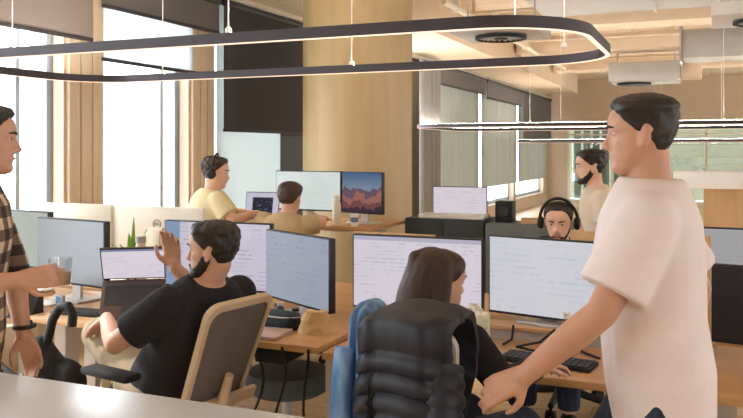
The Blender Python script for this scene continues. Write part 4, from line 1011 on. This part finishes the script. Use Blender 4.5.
# spiky plant behind the laptop
t = thing('potted_plant', 'small spiky green plant in a pot behind the laptop', 'plant', (-3.14, 3.78, DZ))
MB().lathe([(.001, 0), (.045, 0), (.06, .12), (.055, .12), (.05, .1), (.001, .1)], n=28).build('pot', M_white, t)
M_leafm = mat('fresh_green_leaf', '#6fa03c', .45, var=.25, scale=14)
for k in range(7):
    a = k*2.4; ln = (.33, .24, .2, .26, .19, .22, .17)[k]; le = (.02, .35, .5, .3, .6, .45, .7)[k]
    m = MB(); rings = []; dx, dy = math.cos(a), math.sin(a)
    for j in range(12):
        f = j/11; p = V((dx*(.012+ln*f*le*f), dy*(.012+ln*f*le*f), .095+ln*f*math.cos(le*.8*f))); w = .021*math.sin(PI*min(1, .25+f*.75))**.7*(1 if j < 11 else .1)
        sd = V((-dy, dx, 0)); up = V((dx*-.5, dy*-.5, .3)).normalized()
        rings.append([p-sd*w, p-up*.004-sd*w*.3, p-up*.005+sd*w*.3, p+sd*w, p+up*.002, ])
    m.loft(rings); m.build('leaf', M_leafm, t)
# clutter right of the seated man's chair, on desk A
dA = .748
t = thing('pouch', 'dark teal rounded pouch on the desk left of the oak desk corner', 'pouch', (-1.80, 3.17, dA), R(-10))
m = MB(); rings = []
for z, s in ((0, .86), (.012, .97), (.035, 1), (.055, .97), (.07, .8), (.074, .3)):
    rings.append([V((.125*s*math.cos(a), .06*s*math.sin(a)+.006*math.sin(3*a), z)) for a in [2*PI*k/36 for k in range(36)]])
m.loft(rings); m.build('pouch_body', mat('dark_teal_fabric', '#20292f', .8, bump=.3), t)
MB().tube([V((.118*math.cos(a), .058*math.sin(a), .058)) for a in [2*PI*k/36 for k in range(36)]], .003, 6, True).build('zip', M_greyp, t)
t = thing('closed_laptop', 'closed silver-pink laptop lying flat on the desk corner', 'laptop', (-1.84, 2.995, dA), R(4)); MB().span((-.155, -.085, .001), (.155, .10, .009), .003).build('laptop_base', mat('rose_silver', '#cdb4a6', .35, .4), t); MB().span((-.155, -.085, .0095), (.155, .10, .016), .003).build('lid', MATS['rose_silver'], t)
t = thing('paper_bag', 'crumpled beige bag on the desk beneath the birch divider', 'bag', (-1.60, 3.14, dA), R(15)); m = MB(); rings = []
for j in range(9):
    f = j/8; rings.append([V(((.08-.03*f)*math.cos(a)*(1+.18*noise.noise(V((math.cos(a)*2, math.sin(a)*2, f*4)))), (.055-.02*f)*math.sin(a)*(1+.25*noise.noise(V((math.cos(a)*3, math.sin(a)*3, f*5+3)))), .095*f+.012*noise.noise(V((a, f*3, 9)))*f)) for a in [2*PI*k/32 for k in range(32)]])
m.loft(rings); m.build('bag_body', mat('kraft_beige', '#c9a878', .8, bump=.5, bscale=25), t)
t = thing('tablet', 'white tablet propped up beside the backrest of the beige-framed chair', 'tablet', (-2.16, 3.04, dA), R(-30)); q = Matrix.Rotation(R(-18), 3, 'X')
MB().box(q @ V((0, 0, .085))+V((0, 0, .002)), (.12, .008, .17), q, .003).build('tablet_case', M_whitepl, t); MB().box(q @ V((0, -.0045, .085))+V((0, 0, .002)), (.108, .001, .155), q).build('screen', S_far, t); MB().box((0, .04, .05), (.05, .004, .1), Matrix.Rotation(R(25), 3, 'X')).build('kickstand', M_greyp, t)
for i, (x, y, r, h, c, l) in enumerate(((-2.02, 3.33, .024, .085, '#7a4a3c', 'small brown jar under the left corner of the angled monitor'), (-1.95, 3.28, .02, .11, '#d8cfc2', 'slim white bottle in the row of jars under the angled monitor'), (-1.89, 3.32, .022, .07, '#b65a4e', 'small red tin in the row of jars under the angled monitor'), (-1.84, 3.25, .02, .09, '#39424c', 'dark little bottle in the row of jars under the angled monitor'), (-1.78, 3.29, .022, .06, '#c7a35e', 'low yellow pot in the row of jars under the angled monitor'))):
    lathe_thing('jar', l, 'jar', (x, y, dA), [(.001, 0), (r, 0), (r, h*.75), (r*.7, h*.85), (r*.7, h), (.001, h)], mat('jar_colour_%d' % i, c, .35), 'jar_body', [('lid', [(r*.78, h*.9), (r*.78, h*1.06), (.001, h*1.07)], M_greyp if i % 2 else M_black)])
m = MB(); pts = [(-2.07+.03*math.cos(k*.5)+.004*k*.3, 3.06+.03*math.sin(k*.5), dA+.006+.0006*k) for k in range(40)]
m.tube(pts, .004, 6); tag(m.build('coiled_cable', mat('dusty_red_cable', '#9d5a4a')), 'small reddish coiled cable on the desk near the chair back', 'cable')
# left end clutter (desks at the window end)
t = box_thing('picture_block', 'small blue framed card standing at the left of the desk', 'card', (-2.98, 3.06, dA), (.085, .018, .085), M_greyp, R(-25), part='card_frame'); MB().span((-.034, -.0105, .012), (.034, -.009, .074)).build('card_face', mat('card_blue', '#5d86b0', .5), t)
lathe_thing('mug', 'white mug behind the hand of the man in plaid', 'mug', (-3.32, 3.02, DZ), [(.001, 0), (.036, 0), (.04, .01), (.04, .09), (.036, .09), (.035, .012), (.001, .01)], M_white, 'mug_body', [])
t = bpy.data.objects['mug']; MB().tube([V((.038+.028*math.sin(PI*k/10), 0, .02+.055*k/10)) for k in range(11)], .006, 8).build('handle', M_white, t)
t = lathe_thing('pen_cup', 'dark pen cup with pens left of the laptop', 'pen holder', (-2.74, 3.30, dA), [(.001, 0), (.035, 0), (.037, .09), (.034, .09), (.032, .006), (.001, .005)], M_dark, 'cup_body')
for k, c in enumerate(('#c64f3f', '#3d5fa0', '#e0c050', '#2a2a2a')): MB().cyl((.01*math.cos(k*1.6), .01*math.sin(k*1.6), .01), (.03*math.cos(k*1.6), .03*math.sin(k*1.6), .15), .004, n=8).build('pen', mat('pen_colour_%d' % k, c, .4), t)
t = thing('desk_phone', 'black wedge-shaped desk phone beside the plaid man', 'phone', (-3.13, 2.98, DZ+.001), R(20)); m = MB(); m.prism([(-.07, 0), (.07, 0), (.07, .11), (.02, .09)], -.06, .06, lambda u, v, w: V((w, u, v))); m.build('phone_body', M_black, t); MB().box((-.035, .02, .105), (.045, .17, .03), Matrix.Rotation(R(-8), 3, 'X'), .012).build('handset', M_dark, t)
t = thing('notebook', 'open white notebook on the desk behind the plaid man', 'notebook', (-3.30, 3.24, DZ), R(12)); MB().span((-.11, -.075, 0), (-.002, .075, .008), .002).build('page_block', M_white, t); MB().span((.002, -.075, 0), (.11, .075, .009), .002).build('page_block', M_white, t)
m = MB(); m.tube([(-2.62, 3.22, dA+.007), (-2.58, 3.28, dA+.007), (-2.48, 3.24, dA+.007), (-2.42, 3.3, dA+.007), (-2.34, 3.24, dA+.007), (-2.28, 3.3, dA+.007)], .006, 8)
tag(m.build('loose_cable', M_black), 'loose black cable lying on the desk behind the laptop stand', 'cable')
# cables hanging from desk A near the beige chair
for i, (x, y, dz, w_) in enumerate(((-1.76, 2.885, .6, .04), (-1.66, 2.885, .66, .04), (-1.53, 2.885, .72, .03))):
    m = MB(); pts = [V((x+w_*math.sin(k*.55+i)+.02*k*(.2 if i else -.15), y+.03*math.sin(k*.4), .74-.735*k/14)) for k in range(15)]
    m.tube(pts, .006, 8); tag(m.build('hanging_cable', M_black), 'black cable hanging to the floor under the oak desk corner, the %s of three' % ('leftmost', 'middle', 'rightmost')[i], 'cable', 'cables hanging from the desk')
for i, pts in enumerate((((-.60, 3.38, .80), (-.66, 3.36, .745), (-.74, 3.28, .737), (-.62, 3.22, .737)), ((-.45, 3.395, .80), (-.50, 3.375, .755), (-.48, 3.30, .737), (-.40, 3.22, .737)), ((-.78, 3.395, .80), (-.785, 3.385, .74), (-.80, 3.30, .737)))):
    m = MB(); m.tube(pts, .005, 8); tag(m.build('monitor_cable', M_black), 'black cable over the front of the oak riser, the %s of three' % ('middle', 'rightmost', 'leftmost')[i], 'cable', 'cables on the riser')
# grey stool pushed under desk A
t = thing('stool', 'blue-grey padded stool under the oak desk corner', 'stool', (-1.86, 3.36, 0)); M_stool = mat('blue_grey_fabric', '#67727f', .9, bump=.3, bscale=120)
m = MB(); m.lathe([(.001, .40), (.17, .40), (.20, .42), (.205, .46), (.19, .50), (.12, .515), (.001, .518)], n=40); m.build('seat', M_stool, t)
MB().cyl((0, 0, .06), (0, 0, .40), .028).build('stem', M_whitepl, t)
for k in range(5):
    a = 2*PI*k/5; MB().tube([(0, 0, .08), (.13*math.cos(a), .13*math.sin(a), .06), (.23*math.cos(a), .23*math.sin(a), .025)], [.024, .02, .016], 10).build('base_leg', M_whitepl, t)
# black bag with curved handle hanging beside the seated man's knees
t = thing('folded_stroller', 'folded black stroller with a long curved handle beside the knees of the man in black', 'stroller', (-2.52, 2.50, 0), R(0)); M_str = mat('black_nylon', '#1d1d20', .75, bump=.4, bscale=30)
m = MB(); m.chain([((-.05, 0, .52), .10), ((.02, 0, .64), .085), ((-.02, .0, .74), .05)], 16); m.sphere((.09, .02, .60), (.10, .07, .10)); m.sphere((-.13, .02, .50), (.10, .06, .10)); m.build('folded_canopy', M_str, t, voxel=.012, relax=5)
h = [V((-.03, 0, .60)), V((.0, .0, .72)), V((.045, 0, .86)), V((.085, 0, .915)), V((.125, 0, .92)), V((.15, 0, .885)), V((.145, 0, .84))]
MB().tube([h[0]]+[h[i].lerp(h[i+1], u) for i in range(6) for u in (.33, .66, 1)], .019, 12).build('curved_handle', M_black, t)
for s in (-1, 1):
    l = MB().tube([(0, s*.08, .55), (-.1*s, s*.12, .25), (-.16*s, s*.14, .07)], .012, 10).build('frame_tube', M_dark, t)
    MB().lathe([(.02, -.015), (.065, -.015), (.07, 0), (.065, .015), (.02, .015)], (-.16*s, s*.14, .07), 28, Matrix.Rotation(PI/2, 3, 'X')).build('wheel', M_black, l)
MB().tube([V((.04, -.07, .60)), V((-.08, -.09, .64)), V((-.17, -.07, .67)), V((-.18, -.06, .61)), V((-.10, -.07, .56))], .012, 10).build('safety_bar', M_black, t)
# ================================================================== LIGHT AND CAMERA
wd = bpy.data.worlds.new('daylight'); bpy.context.scene.world = wd; wd.use_nodes = True
bg = wd.node_tree.nodes['Background']; bg.inputs[0].default_value = (.93, .97, 1, 1); bg.inputs[1].default_value = 6.5
s = bpy.data.lights.new('sun', 'SUN'); s.energy = 4.0; s.angle = R(4); s.color = (1, .93, .82)
so = bpy.data.objects.new('sun', s); C.objects.link(so); so.rotation_euler = V((.80, .16, -.58)).to_track_quat('-Z', 'Y').to_euler()
# no further lamps here; strips added on the pendants brighten the ceiling
sc = bpy.context.scene
cam = bpy.data.cameras.new('camera'); co = bpy.data.objects.new('camera', cam); C.objects.link(co)
co.location = (0, 0, 1.55); co.rotation_euler = (PI/2, 0, R(23)); cam.sensor_width = 36; cam.lens = 800*36/743; cam.shift_y = -59/743; cam.clip_start = .05
sc.camera = co
sc.view_settings.view_transform = 'Standard'; sc.view_settings.look = 'None'; sc.view_settings.gamma = 1; sc.view_settings.use_curve_mapping = False
sc.view_settings.exposure = 0.12
sc.cycles.use_denoising = True; sc.cycles.max_bounces = 8; sc.cycles.diffuse_bounces = 4; sc.cycles.transparent_max_bounces = 12
sc.cycles.sample_clamp_indirect = 6
